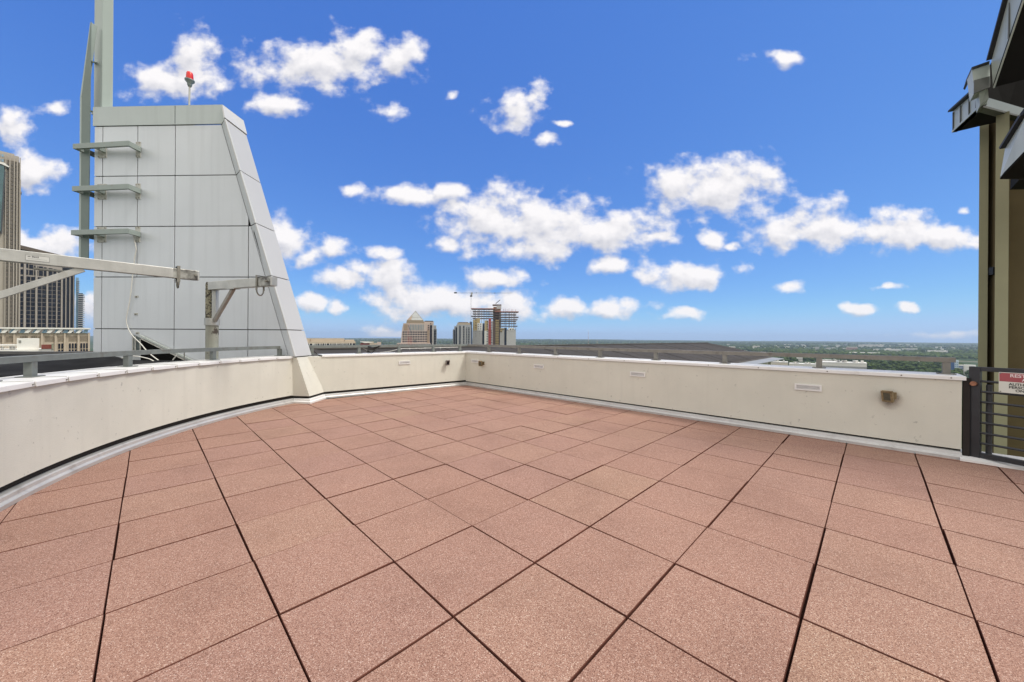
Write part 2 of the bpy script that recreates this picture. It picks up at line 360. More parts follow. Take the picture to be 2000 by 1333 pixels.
def paver_material():
    m = bpy.data.materials.new('concrete_paver'); m.use_nodes = True; t = m.node_tree; L = t.links.new; b = t.nodes['Principled BSDF']
    b.inputs['Roughness'].default_value = .88; b.inputs['Specular IOR Level'].default_value = .3
    co = t.nodes.new('ShaderNodeTexCoord').outputs['Object']
    at = t.nodes.new('ShaderNodeAttribute'); at.attribute_name = 'tint'
    def nz(scale, detail=3, rough=.6):
        n = t.nodes.new('ShaderNodeTexNoise'); n.inputs['Scale'].default_value = scale; n.inputs['Detail'].default_value = detail; n.inputs['Roughness'].default_value = rough
        L(co, n.inputs['Vector']); return n.outputs['Fac']
    def rmp(f, pts, const=False):
        r = t.nodes.new('ShaderNodeValToRGB'); L(f, r.inputs[0]); el = r.color_ramp.elements
        while len(el) < len(pts): el.new(.5)
        for e, (p, c) in zip(el, pts): e.position = p; e.color = (*c, 1)
        if const: r.color_ramp.interpolation = 'CONSTANT'
        return r.outputs[0]
    def mix(fac, a, bb, mode='MIX'):
        n = t.nodes.new('ShaderNodeMix'); n.data_type = 'RGBA'; n.blend_type = mode
        if hasattr(fac, 'links'): L(fac, n.inputs['Factor'])
        else: n.inputs['Factor'].default_value = fac
        for x, k in ((a, 'A'), (bb, 'B')):
            if hasattr(x, 'links'): L(x, n.inputs[k])
            else: n.inputs[k].default_value = (*x, 1)
        return n.outputs['Result']
    base = rmp(at.outputs['Fac'], [(0, (.306, .173, .129)), (.3, (.320, .184, .138)), (.55, (.312, .178, .138)), (.8, (.324, .189, .141)), (.97, (.327, .193, .141)), (1, (.330, .198, .141))])
    vo = t.nodes.new('ShaderNodeTexVoronoi'); vo.inputs['Scale'].default_value = 300; L(co, vo.inputs['Vector'])
    sp = t.nodes.new('ShaderNodeSeparateColor'); L(vo.outputs['Color'], sp.inputs[0])
    grains = rmp(sp.outputs[0], [(0, (.50, .43, .41)), (.13, (.76, .72, .70)), (.34, (.92, .91, .91)), (.62, (1.02, 1.03, 1.03)), (.82, (1.24, 1.38, 1.42)), (.95, (1.6, 2.05, 2.25))], True)
    c = mix(1, base, grains, 'MULTIPLY')
    fine = rmp(nz(420, 2), [(.3, (.8, .8, .8)), (.7, (1.2, 1.2, 1.2))]); c = mix(1, c, fine, 'MULTIPLY')
    blot = rmp(nz(1.1, 6, .65), [(.25, (.78, .76, .76)), (.48, (.97, .97, .97)), (.6, (1.02, 1.02, 1.02)), (.8, (1.10, 1.09, 1.06))]); c = mix(1, c, blot, 'MULTIPLY')
    L(c, b.inputs['Base Color'])
    bp = t.nodes.new('ShaderNodeBump'); bp.inputs['Strength'].default_value = .35; bp.inputs['Distance'].default_value = .004
    L(vo.outputs['Distance'], bp.inputs['Height']); L(bp.outputs[0], b.inputs['Normal'])
    return m
fo = fl.build('floor', paver_material(), fix=False)
at = fo.data.attributes.new('tint', 'FLOAT', 'FACE'); at.data.foreach_set('value', tints)
fo.data.materials.append(mat('joint_shade', (.115, .045, .032), .95, var=.3, vscale=9, spec=.1)); fo.data.polygons.foreach_set('material_index', sides)  # slab sides and chamfers coloured dark: the shade of the joints is painted in
tag(fo, kind='structure')
bed = MB(); bed.prism([(p.x, p.y, -.06) for p in poly], (0, 0, .02)); tag(bed.build('floor_bed', mat('bed_grit', (.05, .022, .015), .95, var=.4, vscale=20, spec=.1)), kind='structure')

# ------------------------------------------------------------------ parapets
def gap_profile(gap): return [(.03, .09), (.03, .09+gap+.05), (.10, .09+gap+.05), (.10, .09)]
FLASH = [(-.055, .0), (-.055, .034), (-.047, .042), (-.036, .046), (-.030, .052), (-.026, .082), (-.012, .092), (.06, .094), (.06, .0)]
def parapet(label, path, pre, post, gap, flash_breaks):
    c = path[len(path)//2]; o = thing('parapet_wall', label, 'wall', (c.x, c.y, 0), 'low stucco parapets around the terrace')
    z0 = .094+gap
    MB().sweep(path, [(0, z0), (0, TOP-.036), (THICK-.03, TOP-.036), (THICK-.03, -.5), (.05, -.5), (.05, z0)], pre, post).build('wall_face', M_STUCCO, o)
    MB().sweep(path, [(.045, .05), (.045, z0+.02), (.049, z0+.02), (.049, .05)], pre, post).build('shadow_gap', M_GAP, o)
    MB().sweep(path, FLASH, pre, post, smooth=False).build('base_flashing', M_FLASH, o)
    for q, d in flash_breaks:                                      # lapped joints of the flashing
        n = Vector((-d.y, d.x))
        mb = MB(); mb.sweep([q-d*.02, q+d*.02], [(a-.0035, b+.002) for a, b in FLASH[:7]]+[(.03, .095), (.03, .0)]); mb.build('joint_cover', M_FLASH, o)
    return o
LIP = [(-.016, TOP-.044), (-.022, TOP-.044), (-.020, TOP-.006), (-.016, TOP), (THICK+.012, TOP+.004), (THICK+.016, TOP-.05), (THICK+.010, TOP-.05), (THICK+.006, TOP-.004), (-.012, TOP-.008)]
# curved parapet: coping in short straight lapped lengths
lw = parapet('curved cream stucco parapet sweeping along the left side of the terrace', arc_pts, None, None, .065,
             [(arc(A1+(A0-A1)*k), Vector((math.sin(A1+(A0-A1)*k), -math.cos(A1+(A0-A1)*k)))*-1) for k in ()])
NSEG = 17
for k in range(NSEG):
    a, b = A1+(A0-A1)*k/NSEG, A1+(A0-A1)*(k+1)/NSEG
    p, q = arc(a), arc(b); d = (q-p).normalized()
    n = Vector((-d.y, d.x)); s = .010                             # one end stands proud and laps over the next length
    cp = MB(); cp.sweep([p-n*s-d*.0, q+d*.035+n*.004], [(x, z+(.0015 if k % 2 else 0)) for x, z in LIP]); co_ = cp.build('coping', M_WHITE, lw)
    sm_ = MB(); sm_.box((q+n*(THICK/2)).to_3d()+Vector((0, 0, TOP+.0045)), (.006, THICK+.02, .003), (d.to_3d(), n.to_3d(), Vector((0, 0, 1)))); sm_.build('lap_seam', M_PLATE, co_)
    for t in (.93,):
        r = p+(q-p)*t-n*(.034); sc = MB(); sc.tube([(r.x+n.x*.006, r.y+n.y*.006, TOP-.025), (r.x+n.x*.03, r.y+n.y*.03, TOP-.025)], .006, 6); sc.build('screw', M_STEEL, co_)
bw = parapet('short cream stucco parapet between the panelled tower and the far corner', [back_start, CORNER], None, RW_END, .05, [(BW0+BWD*1.35, BWD)])
MB().sweep([BW0-BWD*.02, CORNER], LIP, None, RW_END).build('coping', M_WHITE, bw)
rw = parapet('long straight cream stucco parapet along the right side ending at the gate', [CORNER, RW_END], back_start, None, .022,
             [(CORNER+RWD*k, RWD) for k in (2.55, 5.15, 7.5)])
rcop = MB().sweep([CORNER, RW_END+RWD*.03], LIP, back_start, None).build('coping', M_WHITE, rw)
for k in (.5, 1.2, 1.9, 2.6, 3.3, 4.1, 4.9, 5.7, 6.4, 7.1, 7.9, 8.6, 9.0):
    q = CORNER+RWD*k
    if (q-CORNER).length < (RW_END-CORNER).length:
        MB().tube([(q.x-RWN.x*.026, q.y-RWN.y*.026, TOP-.022), (q.x, q.y, TOP-.022)], .008, 6).build('screw', M_STEEL, rcop)

# wedge-shaped stucco pilaster under the sloping edge of the tower
pz = .94; pil = thing('pilaster', 'stucco wedge buttress between the curved parapet and the short parapet', 'pilaster', (-4.14, 7.6, 0))
def tm(z): return -4.14-.304*z
B0, C0, D0, E0 = (-4.14, 7.455), (-4.14, 8.03), (-4.75, 8.1), (-4.75, 7.50)
vs = [(-4.16, 7.46, .145), (-4.16, 8.03, .145), (-4.85, 8.1, .145), (-4.85, 7.53, .145), (tm(pz), 7.46, pz), (tm(pz), 8.03, pz), (-4.85, 8.1, pz), (-4.85, 7.53, pz)]
MB().add(vs, [(3, 2, 1, 0), (4, 5, 6, 7), (0, 1, 5, 4), (1, 2, 6, 5), (2, 3, 7, 6), (3, 0, 4, 7)]).build('wedge_face', M_STUCCO, pil)
pp = [Vector((-4.62, 7.535)), Vector((-4.16, 7.46)), Vector((-4.16, 8.03))]; pp = pp[::-1]
pp = [pp[2], pp[1], pp[0]]
MB().sweep(pp, [(d, z) for d, z in FLASH]).build('base_flashing', M_WHITE, pil)
MB().sweep(pp, [(.03, .05), (.03, .16), (.034, .16), (.034, .05)]).build('shadow_gap', M_GAP, pil)

# ------------------------------------------------------------------ handrails on the parapets
def handrail(label, pts, posts, m, over=None):
    c = pts[len(pts)//2]; o = thing('handrail', label, 'handrail', (c.x, c.y, TOP), 'low metal handrails on the parapets')
    MB().sweep(pts, [(-.035, 1.117), (-.035, 1.175), (.035, 1.177), (.035, 1.117)]).build('top_bar', m, o)
    for q, d in posts:
        n = Vector((-d.y, d.x)); ax = (Vector((d.x, d.y, 0)), Vector((n.x, n.y, 0)), Vector((0, 0, 1)))
        p = MB(); p.box((q.x, q.y, (TOP+1.117)/2+.004), (.066, .060, 1.117-TOP-.006), ax); po = p.build('post', m, o, .003)
        MB().box((q.x, q.y, TOP+.0085), (.15, .12, .008), ax).build('base_plate', m, po)
OFF = .27
rail_arc = [arc(A1+(A0-A1)*i/60)+(arc(A1+(A0-A1)*i/60)-ARC_C).normalized()*OFF for i in range(60)]
def on_arc(px, py):
    w = PZ(px, py, TOP); a = math.atan2(w.y-ARC_C.y, w.x-ARC_C.x); e = Vector((math.cos(a), math.sin(a)))
    return ARC_C+e*(ARC_R+OFF), Vector((-e.y, e.x))
handrail('curved grey handrail on the left parapet in front of the panelled tower', rail_arc, [on_arc(*q) for q in ((116, 736), (294, 717), (434, 704), (551, 696))]+[(arc(R(205))+(arc(R(205))-ARC_C).normalized()*OFF, Vector((.42, -.9)))], M_RAIL)
def on_line(p0, d, n, px, py):
    r = ray(px, py); return isect(Vector((0, 0)), Vector((r.x, r.y)), p0+n*OFF, d), d
RC = isect(BW0+BWN*OFF, BWD, RW0+RWN*OFF, RWD)
b0 = on_line(BW0, BWD, BWN, 601, 690)[0]
handrail('short grey handrail on the parapet between the tower and the far corner', [b0, RC], [on_line(BW0, BWD, BWN, x, 690) for x in (609, 701, 779, 846, 898)], M_RAIL)
r1 = on_line(RW0, RWD, RWN, 1866, 700)[0]
handrail('long weathered handrail on the right parapet ending before the gate', [RC+RWD*.05, r1], [on_line(RW0, RWD, RWN, x, 700) for x in (955, 1014, 1085, 1172, 1281, 1416, 1600, 1848)], M_RAILB)

# ------------------------------------------------------------------ fixtures on the parapets
def wall_frame(d, n): return (Vector((d.x, d.y, 0)), Vector((n.x, n.y, 0)), Vector((0, 0, 1)))
def vent(label, px, py, p0, d, n):
    c = PN(px, py, (p0.x, p0.y, 0), Vector((n.x, n.y, 0))); c.z = max(.70, min(.80, c.z)); ax = wall_frame(d, n)
    o = thing('louvre_vent', label, 'vent', c, 'white vents in the parapets'); w, h = .30, .088
    fr = MB()
    for s in (-1, 1):
        fr.box(c+ax[0]*(s*(w/2-.011))-ax[1]*.008, (.022, .018, h), ax); fr.box(c+ax[2]*(s*(h/2-.009))-ax[1]*.008, (w-.044, .018, .018), ax)
    fr.build('frame', M_WHITE, o)
    MB().box(c-ax[1]*.002, (w-.04, .006, h-.03), ax).build('backing', mat('vent_shadow', (.50, .51, .52), .7), o)
    for k in (-1, 0, 1):
        t = ax[2]*.7-ax[1]*.7; MB().box(c+ax[2]*(k*.018)-ax[1]*.011, (w-.046, .003, .013), (ax[0], t.cross(ax[0]).normalized(), t)).build('slat', M_WHITE, o)
vent('small white vent on the short parapet left of the far corner', 790, 708.5, BW0, BWD, BWN)
vent('white vent nearest the far corner, beside a bronze floodlight', 928, 706, RW0, RWD, RWN)
vent('second white vent from the far corner on the long right parapet', 1052.5, 717, RW0, RWD, RWN)
vent('third white vent from the far corner on the long right parapet', 1245.5, 732.5, RW0, RWD, RWN)
vent('largest-looking white vent with clear slats, nearest the gate', 1578, 758.5, RW0, RWD, RWN)
def flood(label, px, py, p0, d, n, turn, face, lensm):
    c = PN(px, py, (p0.x, p0.y, 0), Vector((n.x, n.y, 0))); ax = wall_frame(d, n)
    o = thing('floodlight', label, 'floodlight', c, 'small floodlights on the parapets')
    MB().box(c-ax[1]*.012+ax[0]*.03, (.085, .024, .085), ax).build('mounting_plate', face, o, .004)
    MB().tube([c-ax[1]*.01+ax[0]*.02+ax[2]*.02, c-ax[1]*.05+ax[0]*.015], .014, 8).build('arm', face, o)
    nrm = (-ax[1]*math.cos(turn)-ax[0]*math.sin(turn)-ax[2]*.25).normalized(); X = nrm.cross(ax[2]).normalized(); Z = X.cross(nrm); q = c-ax[1]*.075
    body = MB(); pts = lambda k, w, h: [q+nrm*k+X*sx*w+Z*sz*h for sx, sz in ((-1, -1), (1, -1), (1, 1), (-1, 1))]
    a, b, e = pts(-.045, .03, .04), pts(.01, .052, .07), pts(.035, .052, .07)
    body.add(a+b+e, [(3, 2, 1, 0), (8, 9, 10, 11)]+[(i, (i+1) % 4, 4+(i+1) % 4, 4+i) for i in range(4)]+[(4+i, 4+(i+1) % 4, 8+(i+1) % 4, 8+i) for i in range(4)]); hd = body.build('housing', face, o, .004)
    MB().prism(pts(.0352, .033, .048), nrm*.004).build('lens', lensm, hd)
    fr = MB()
    for s in (-1, 1):
        fr.box(q+nrm*.040+X*(s*.043), (.018, .012, .14), (X, nrm, Z)); fr.box(q+nrm*.040+Z*(s*.060), (.068, .012, .02), (X, nrm, Z))
    fr.build('rim', face, hd)
flood('bronze floodlight with a soft brown smudge below it near the gate end of the parapet', 1735, 772, RW0, RWD, RWN, .45, M_BRONZE, M_LENS)
st = bpy.data.materials.new('brown_smudge'); st.use_nodes = True; t_ = st.node_tree; L_ = t_.links.new; b_ = t_.nodes['Principled BSDF']; b_.inputs['Base Color'].default_value = (.16, .09, .045, 1); b_.inputs['Roughness'].default_value = .95
g_ = t_.nodes.new('ShaderNodeTexGradient'); g_.gradient_type = 'SPHERICAL'; mp_ = t_.nodes.new('ShaderNodeMapping'); mp_.inputs['Scale'].default_value = (8.5, 8.5, 7.0); c_ = t_.nodes.new('ShaderNodeTexCoord'); L_(c_.outputs['Object'], mp_.inputs[0]); L_(mp_.outputs[0], g_.inputs[0])
nz_ = t_.nodes.new('ShaderNodeTexNoise'); nz_.inputs['Scale'].default_value = 14; L_(c_.outputs['Object'], nz_.inputs[0]); m_ = t_.nodes.new('ShaderNodeMath'); m_.operation = 'MULTIPLY'; L_(g_.outputs['Fac'], m_.inputs[0]); L_(nz_.outputs['Fac'], m_.inputs[1]); m2_ = t_.nodes.new('ShaderNodeMath'); m2_.operation = 'MULTIPLY'; L_(m_.outputs[0], m2_.inputs[0]); m2_.inputs[1].default_value = .55; L_(m2_.outputs[0], b_.inputs['Alpha'])
fl_ = [o for o in COL.objects if o.name.startswith('floodlight')][-1]; sc3 = fl_.location-RWN.to_3d()*.0015+Vector((0, 0, -.05))+RWD.to_3d()*.02; ax = wall_frame(RWD, RWN)
so_ = MB().box((0, 0, 0), (.30, .001, .32), ax).build('brown_smudge', st); so_.parent = fl_; so_.location = sc3-fl_.location  # soft round brown patch on the wall just below the floodlight
flood('bronze floodlight beside the far corner on the long parapet', 943, 709.5, RW0, RWD, RWN, -.5, M_BRONZE, M_LENS)
flood('grey floodlight left of the far corner on the short parapet', 871, 708, BW0, BWD, BWN, .1, mat('grey_fixture', (.20, .18, .17), .5, metal=.3), mat('dark_lens', (.015, .015, .018), .15))

# ------------------------------------------------------------------ panelled tower
TA, TB = Vector((-4.68, 7.58, 0)), Vector((-8.96, 7.75, 0))       # its front face, right and left
TX = (TA-TB).normalized(); TN = Vector((TX.y, -TX.x, 0))          # along the face to the right; out of the face
def tf(x): return TB+TX*((x-TB.x)/TX.x)                           # plan point of the face at a given x
def jx(z): return -4.68-.3035*(z-.99)                             # sloping joint at the right of the flat face
def mxl(z): return (tm(z), 7.42)                                  # sloping arris
def rxl(z): return (tm(z), 8.02)                                  # sloping rear arris
Z0, ZC, ZT = .955, 5.83, 6.235
tower = thing('panelled_tower', 'tall grey metal panelled tower with a sloping right edge behind the curved parapet', 'tower', (-6.6, 7.9, 0))
def fpt(x, z, d=0): q = tf(x)-TN*d; return Vector((q.x, q.y, z))
core = MB()
def core_ring(z, ins): 
    return [fpt(-8.94, z, .022), fpt(jx(z)-.06, z, .05), Vector((mxl(z)[0]-.06, mxl(z)[1]+.075, z)), Vector((rxl(z)[0]-.04, 7.99, z)), Vector((-8.94, 8.6, z))]
r0, r1_ = core_ring(.93, 0), core_ring(ZC+.02, 0)
core.add(r0+r1_, [(4, 3, 2, 1, 0), (5, 6, 7, 8, 9)]+[(i, (i+1) % 5, 5+(i+1) % 5, 5+i) for i in range(5)])
core.add([(-8.94, 7.85, -1), (-5.0, 7.85, -1), (-5.0, 8.5, -1), (-8.94, 8.5, -1), (-8.94, 7.85, .95), (-5.0, 7.85, .95), (-5.0, 8.5, .95), (-8.94, 8.5, .95)], [(3, 2, 1, 0), (4, 5, 6, 7), (0, 1, 5, 4), (1, 2, 6, 5), (2, 3, 7, 6), (3, 0, 4, 7)])
core.build('core', mat('tower_core', (.018, .018, .018), .9, spec=.1), tower)
levels = [Z0, 1.51, 2.615, 3.69, 4.765, ZC]; G = .009
XS = {0: [-8.96, -8.77, -7.16, -5.55, 99], 1: [-8.96, -8.77, -7.16, -5.55, 99], 2: [-8.96, -8.77, -7.99, -7.16, -5.55, 99]}
for k in range(5):
    za, zb = levels[k]+G, levels[k+1]-G; zs = za
    if k == 0: za = .5
    xs = XS[min(k, 2)]
    for a, b in zip(xs, xs[1:]):
        if a > jx(za) - .05: continue
        xa = a+G; lo = min(b-G, jx(za)-G); hi = min(b-G, jx(zb)-.008)
        if k == 0: lo = min(lo, jx(zs)-G)
        if hi <= xa+.02:
            zz_ = zb; pts = [(xa, za), (lo, za), (xa, min(zb, za+(lo-xa)/.3035))]
        elif hi < b-G-1e-6 and lo > b-G-1e-6:
            zk = .99+(-4.68-(b-G)-G)/.3035; pts = [(xa, za), (b-G, za), (b-G, zk), (hi, zb), (xa, zb)]
        elif k == 0: pts = [(xa, za), (lo, za), (lo, zs), (hi, zb), (xa, zb)]
        else: pts = [(xa, za), (lo, za), (hi, zb), (xa, zb)]
        MB().prism([fpt(x, z, .018) for x, z in pts], TN*.018).build('wall_panel', M_PANEL, tower)
    za = zs
    J = lambda z: fpt(jx(z)+.002, z); Mx = lambda z: Vector((*mxl(z), z)); Rx = lambda z: Vector((*rxl(z), z))
    MB().prism([J(za), Mx(za), Mx(zb), J(zb)], Vector((.06, .03, 0))*.3).build('chamfer_panel', M_PANEL, tower)
    MB().prism([Mx(za)+Vector((0, .004, 0)), Rx(za), Rx(zb), Mx(zb)+Vector((0, .004, 0))], Vector((-.02, 0, -.006))).build('side_panel', M_SIDE, tower)
# cap band
cz = ZC+G; xr = jx(cz)
for a, b in ((-8.98, -7.16-G), (-7.16+G, None)):
    if b is not None: pts = [(a, cz), (b, cz), (b, ZT), (a, ZT)]
    else: pts = [(a, cz), (jx(cz)+.05, cz), (jx(cz)+.03, ZT), (a, ZT)]
    MB().prism([fpt(x, z, -.012) for x, z in pts], -TN*.03).build('cap_panel', M_CAPM, tower)
ce = fpt(jx(cz)+.05, cz, -.012); ct = fpt(jx(cz)+.03, ZT, -.012)
me_, re_ = Vector((mxl(cz)[0]+.02, 7.40, cz)), Vector((rxl(cz)[0]+.02, 8.03, cz))
mt_, rt_ = Vector((-6.06, 7.50, ZT-.03)), Vector((-6.03, 8.1, ZT-.05))
MB().prism([ce, me_, ct], (-.02, .03, 0)).build('cap_panel', M_CAPM, tower)
MB().prism([me_, re_, rt_, ct], (-.03, .01, -.01)).build('cap_panel', M_SIDE, tower)
MB().prism([fpt(-8.98, ZT+.001, -.012), fpt(jx(cz)+.03, ZT+.001, -.012), rt_, Vector((-8.98, 8.6, ZT))], (0, 0, .006)).build('roof_sheet', M_CAPM, tower)
# open triangular hatch at the foot
def fpx(x, y, d=0): return PN(x, y, TB-TN*d, TN)
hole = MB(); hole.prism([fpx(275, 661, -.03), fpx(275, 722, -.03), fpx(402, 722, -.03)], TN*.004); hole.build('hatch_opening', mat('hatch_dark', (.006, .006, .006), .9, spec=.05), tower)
hf = MB(); hf.bar(fpx(272, 655, -.045), fpx(384, 709, -.045), .03, .035); hf.build('hatch_frame', M_FASC, tower)
hf = MB(); hf.bar(fpx(276, 662, -.05), fpx(372, 709, -.05), .02, .02); hf.build('hatch_frame', M_PLATE, tower)
hf = MB(); hf.prism([fpx(258.5, 653.5, -.02), fpx(258.5, 692, -.02), fpx(275, 692, -.02), fpx(275, 661, -.02)], TN*.006); hf.build('hatch_side', mat('hatch_side', (.10, .13, .13), .6, var=.3, vscale=12), tower)
for x in (259.5, 264, 274): MB().bar(fpx(x, 655+(x-258)*.45, -.05), fpx(x, 692, -.05), .012, .018).build('hatch_post', M_PLATE, tower)
for (x, y) in ((267, 580), (266, 614), (269, 651)):
    q = fpx(x, y); ob = thing('cable_clip', {580: 'small grey cable clip on the tower face, topmost of three', 614: 'small grey cable clip on the tower face, middle of three', 651: 'small grey cable clip just above the open hatch'}[y], 'clip', q, 'small clips on the tower face')
    MB().box(q+TN*.004, (.075, .008, .045), (TX, -TN, Vector((0, 0, 1)))).build('plate', M_PLATE, ob); MB().box(q+TN*.014, (.03, .014, .02), (TX, -TN, Vector((0, 0, 1)))).build('clamp', M_STEEL, ob)

# mast and blade beside the tower
mast = thing('mast', 'tall square pale green metal mast rising from the tower top out of the frame', 'mast', (-9.0, 8.0, ZT))
c4 = [(-9.19, 8.03), (-8.90, 7.86), (-8.80, 8.0), (-9.03, 8.22)]
c4 = [(P(183, 208, 7.97).x, 7.97), (P(199, 208, 7.84).x, 7.84), (P(220.5, 208, 7.92).x, 7.92), (P(204, 208, 8.16).x, 8.16)]
MB().prism([(x, y, ZT-.02) for x, y in c4], (0, 0, 5.2)).build('shaft', M_MAST, mast, .008)
mc = sum((Vector(q) for q in c4), Vector((0, 0)))/4
MB().prism([((x-mc.x)*1.25+mc.x, (y-mc.y)*1.25+mc.y, ZT-.005) for x, y in c4], (0, 0, .03)).build('base_plate', M_CAPM, mast)
blade = thing('blade_fin', 'slender spear-shaped grey-green metal fin left of the mast', 'fin', (-9.1, 7.74, 3))
bp = lambda x, y: P(x, y, 7.73)
out = [bp(177.5, 42), bp(176, 190), bp(172.5, 508), bp(157.5, 508), bp(158.5, 300), bp(159.5, 188)]
MB().prism(out, (0, .012, 0)).build('web', M_BLADE, blade)
MB().prism([bp(177.3, 43), bp(159.4, 188), bp(156.3, 190), bp(175.8, 46)], (0, .12, 0)).build('edge_strip', M_MAST, blade)
MB().prism([bp(159.4, 189), bp(157.4, 508), bp(153.6, 508), bp(156.2, 190)], (0, .12, 0)).build('edge_strip', M_MAST, blade)
for y in (117, 214):
    a = bp(170 if y == 117 else 166, y); b = P(186, y+6, 7.95); st = MB(); st.bar(a+Vector((0, .03, 0)), b, .10, .025); st.build('strut', M_BLADE, blade)
# three channel brackets carrying the blade
for lab, (x0, y0, x1, y1) in zip(('topmost of three horizontal channel brackets on the tower', 'middle of three horizontal channel brackets on the tower', 'lowest of three horizontal channel brackets, with a white cable tied to its end'),
                                 ((137, 285.5, 253.5, 281.5), (136, 368.8, 251.5, 365), (134.5, 454.5, 250, 452))):
    zc = EYE+(hor(195)-(y0+y1)/2)/F_PX*7.52; o = thing('channel_bracket', lab, 'bracket', (-8.5, 7.6, zc), 'channel brackets on the tower')
    xl = (x0-1000)/F_PX*7.56; a, b = Vector((xl, 7.58, zc)), Vector((-7.90, 7.44, zc))
    pl = Vector((0, 0, 1)); mb = MB(); mb.prism([a+Vector((0, 0, -.052)), b+Vector((0, 0, -.052)), b+Vector((-.01, .045, -.052)), a+Vector((.03, .05, -.052))], (0, 0, .104)); mb.build('front_channel', M_BRKT, o, .003)
    rr = fpt(-7.96, zc); MB().bar(b+Vector((-.02, .01, 0)), rr+Vector((.035, -.012, 0)), .05, .1).build('return_arm', M_BRKT, o)
    MB().bar(a+Vector((.03, .02, 0)), Vector((-9.17, 7.98, zc)), .05, .1).build('return_arm', M_BRKT, o)
    MB().bar(fpt(-8.72, zc-.01, -.008), Vector((-8.72, 7.56, zc-.01)), .05, .08).build('return_arm', M_BRKT, o)
    MB().box(Vector((a+b)/2)+Vector((0, .05, .047)), ((b-a).length-.1, .09, .006), ((b-a).normalized(), pl.cross((b-a).normalized()), pl)).build('top_flange', M_BRKT, o)
    for x, w in ((-7.97, .10), (-8.77, .19)):
        q = fpt(x, zc, -.006); pt = MB(); pt.box(q, (w, .012, .33), (TX, -TN, pl)); po = pt.build('wall_plate', M_PLATE, o)
        for sx in (-1, 1):
            for sz in (-1, 1): MB().tube([q+TX*(sx*(w/2-.02))+pl*(sz*.14), q+TX*(sx*(w/2-.02))+pl*(sz*.14)+TN*.02], .008, 6).build('bolt', M_STEEL, po)
# obstruction beacon
bq = P(369.5, 199, 7.9); bz = ZT; beacon = thing('beacon', 'small red obstruction light on a thin pole on the tower top', 'beacon light', (bq.x, 7.9, bz))
s_ = 7.9/F_PX; zt = lambda y: EYE+(hor(369)-y)*s_
MB().tube([(bq.x, 7.9, bz), (bq.x+.008, 7.9, zt(168))], .016, 8).build('pole', M_PLATE, beacon)
lathe(MB(), (bq.x+.008, 7.9, zt(168)), [(.03, -.02), (.045, .02), (.04, .045), (.085, .10), (.088, .125), (.06, .135)]).build('base', mat('beacon_base', (.16, .19, .18), .5, metal=.3), beacon)
lathe(MB(), (bq.x+.008, 7.9, zt(156.5)), [(.064, 0), (.066, .03), (.060, .13), (.05, .158), (.02, .172)]).build('lens', M_RED, beacon)
# white cable hanging from the lowest bracket
cab = [(261, 456, .07), (262, 468, .06), (266, 487, .04), (263, 505, .03), (259, 540, .025), (254, 585, .03), (247, 622, .03), (250, 640, .03), (258, 655, .06), (275, 672, .12), (290, 689, .22), (312, 706, .32), (322, 712, .4)]
pts = [fpx(x, y, -d) for x, y, d in cab]
def smooth_path(p, n=4):
    out = []
    for i in range(len(p)-1):
        a, b, c, d = p[max(0, i-1)], p[i], p[i+1], p[min(len(p)-1, i+2)]
        for k in range(n):
            t = k/n; out.append(((b*2)+(c-a)*t+(a*2-b*5+c*4-d)*t*t+(b*3-a-c*3+d)*t*t*t)*.5)
    return out+[p[-1]]
tag(MB().tube(smooth_path(pts), .010, 7).build('hanging_cable', M_CABLE), 'white cable hanging from the lowest bracket down the tower face to the hatch', 'cable')
pts = [fpx(x, y, -.45) for x, y in ((345, 694), (338, 703), (333, 712))]
tag(MB().tube(pts, .011, 7).build('cable_end', M_CABLE), 'short stiff white cable leaning in front of the black hatch', 'cable')
pts = [fpx(x, y, -.6) for x, y in ((150, 705), (200, 703), (238, 700), (262, 696), (290, 701), (305, 708), (325, 711))]
tag(MB().tube(smooth_path(pts), .009, 7).build('roof_cable', M_CABLE), 'white cable lying along the black roof behind the curved rail', 'cable')
lt = fpx(360, 684, -.9); lo_ = thing('junction_box', 'tiny grey junction box just above the curved rail in front of the tower', 'box', lt)
MB().box(lt, (.075, .04, .03)).build('body', M_PLATE, lo_, .004); MB().box(lt+Vector((0, 0, .019)), (.08, .045, .008)).build('lid', M_WHITE, lo_)
MB().tube([lt-Vector((0, 0, .4)), lt], .008, 6).build('stem', M_STEEL, lo_)

# ------------------------------------------------------------------ black roof left of the tower
br = thing('black_roof', 'black membrane roof behind the curved parapet at the left', 'roof', (-7, 6, .5))
ins = [arc(A1+(A0-A1)*i/20)+(arc(A1+(A0-A1)*i/20)-ARC_C).normalized()*(THICK+.01) for i in range(21)]
far = [Vector((-4.9+(-13.5+4.9)*(1-i/20), 7.12)) for i in range(21)]
v_, f_ = [], []
for i in range(21):
    a, b = ins[i], far[i]
    for k in range(9):
        t = k/8; q = a+(b-a)*t; v_.append((q.x, q.y, .50+((.985 if b.x < -7.5 else .89)-.50)*t**.8))
for i in range(20):
    for k in range(8): f_.append((i*9+k, i*9+k+1, (i+1)*9+k+1, (i+1)*9+k))
o = MB(); o.add(v_, f_, True); ob = o.build('membrane', M_ROOFB, br); md = ob.modifiers.new('thickness', 'SOLIDIFY'); md.thickness = .05
MB().bar((-13.5, 7.2, .99), (-7.95, 7.2, .99), .12, .10).build('curb', M_CURB, br)
MB().bar((-13.5, 7.10, .955), (-7.95, 7.10, .955), .05, .045).build('curb_lip', mat('curb_lip', (.15, .145, .135), .6, var=.2), br)
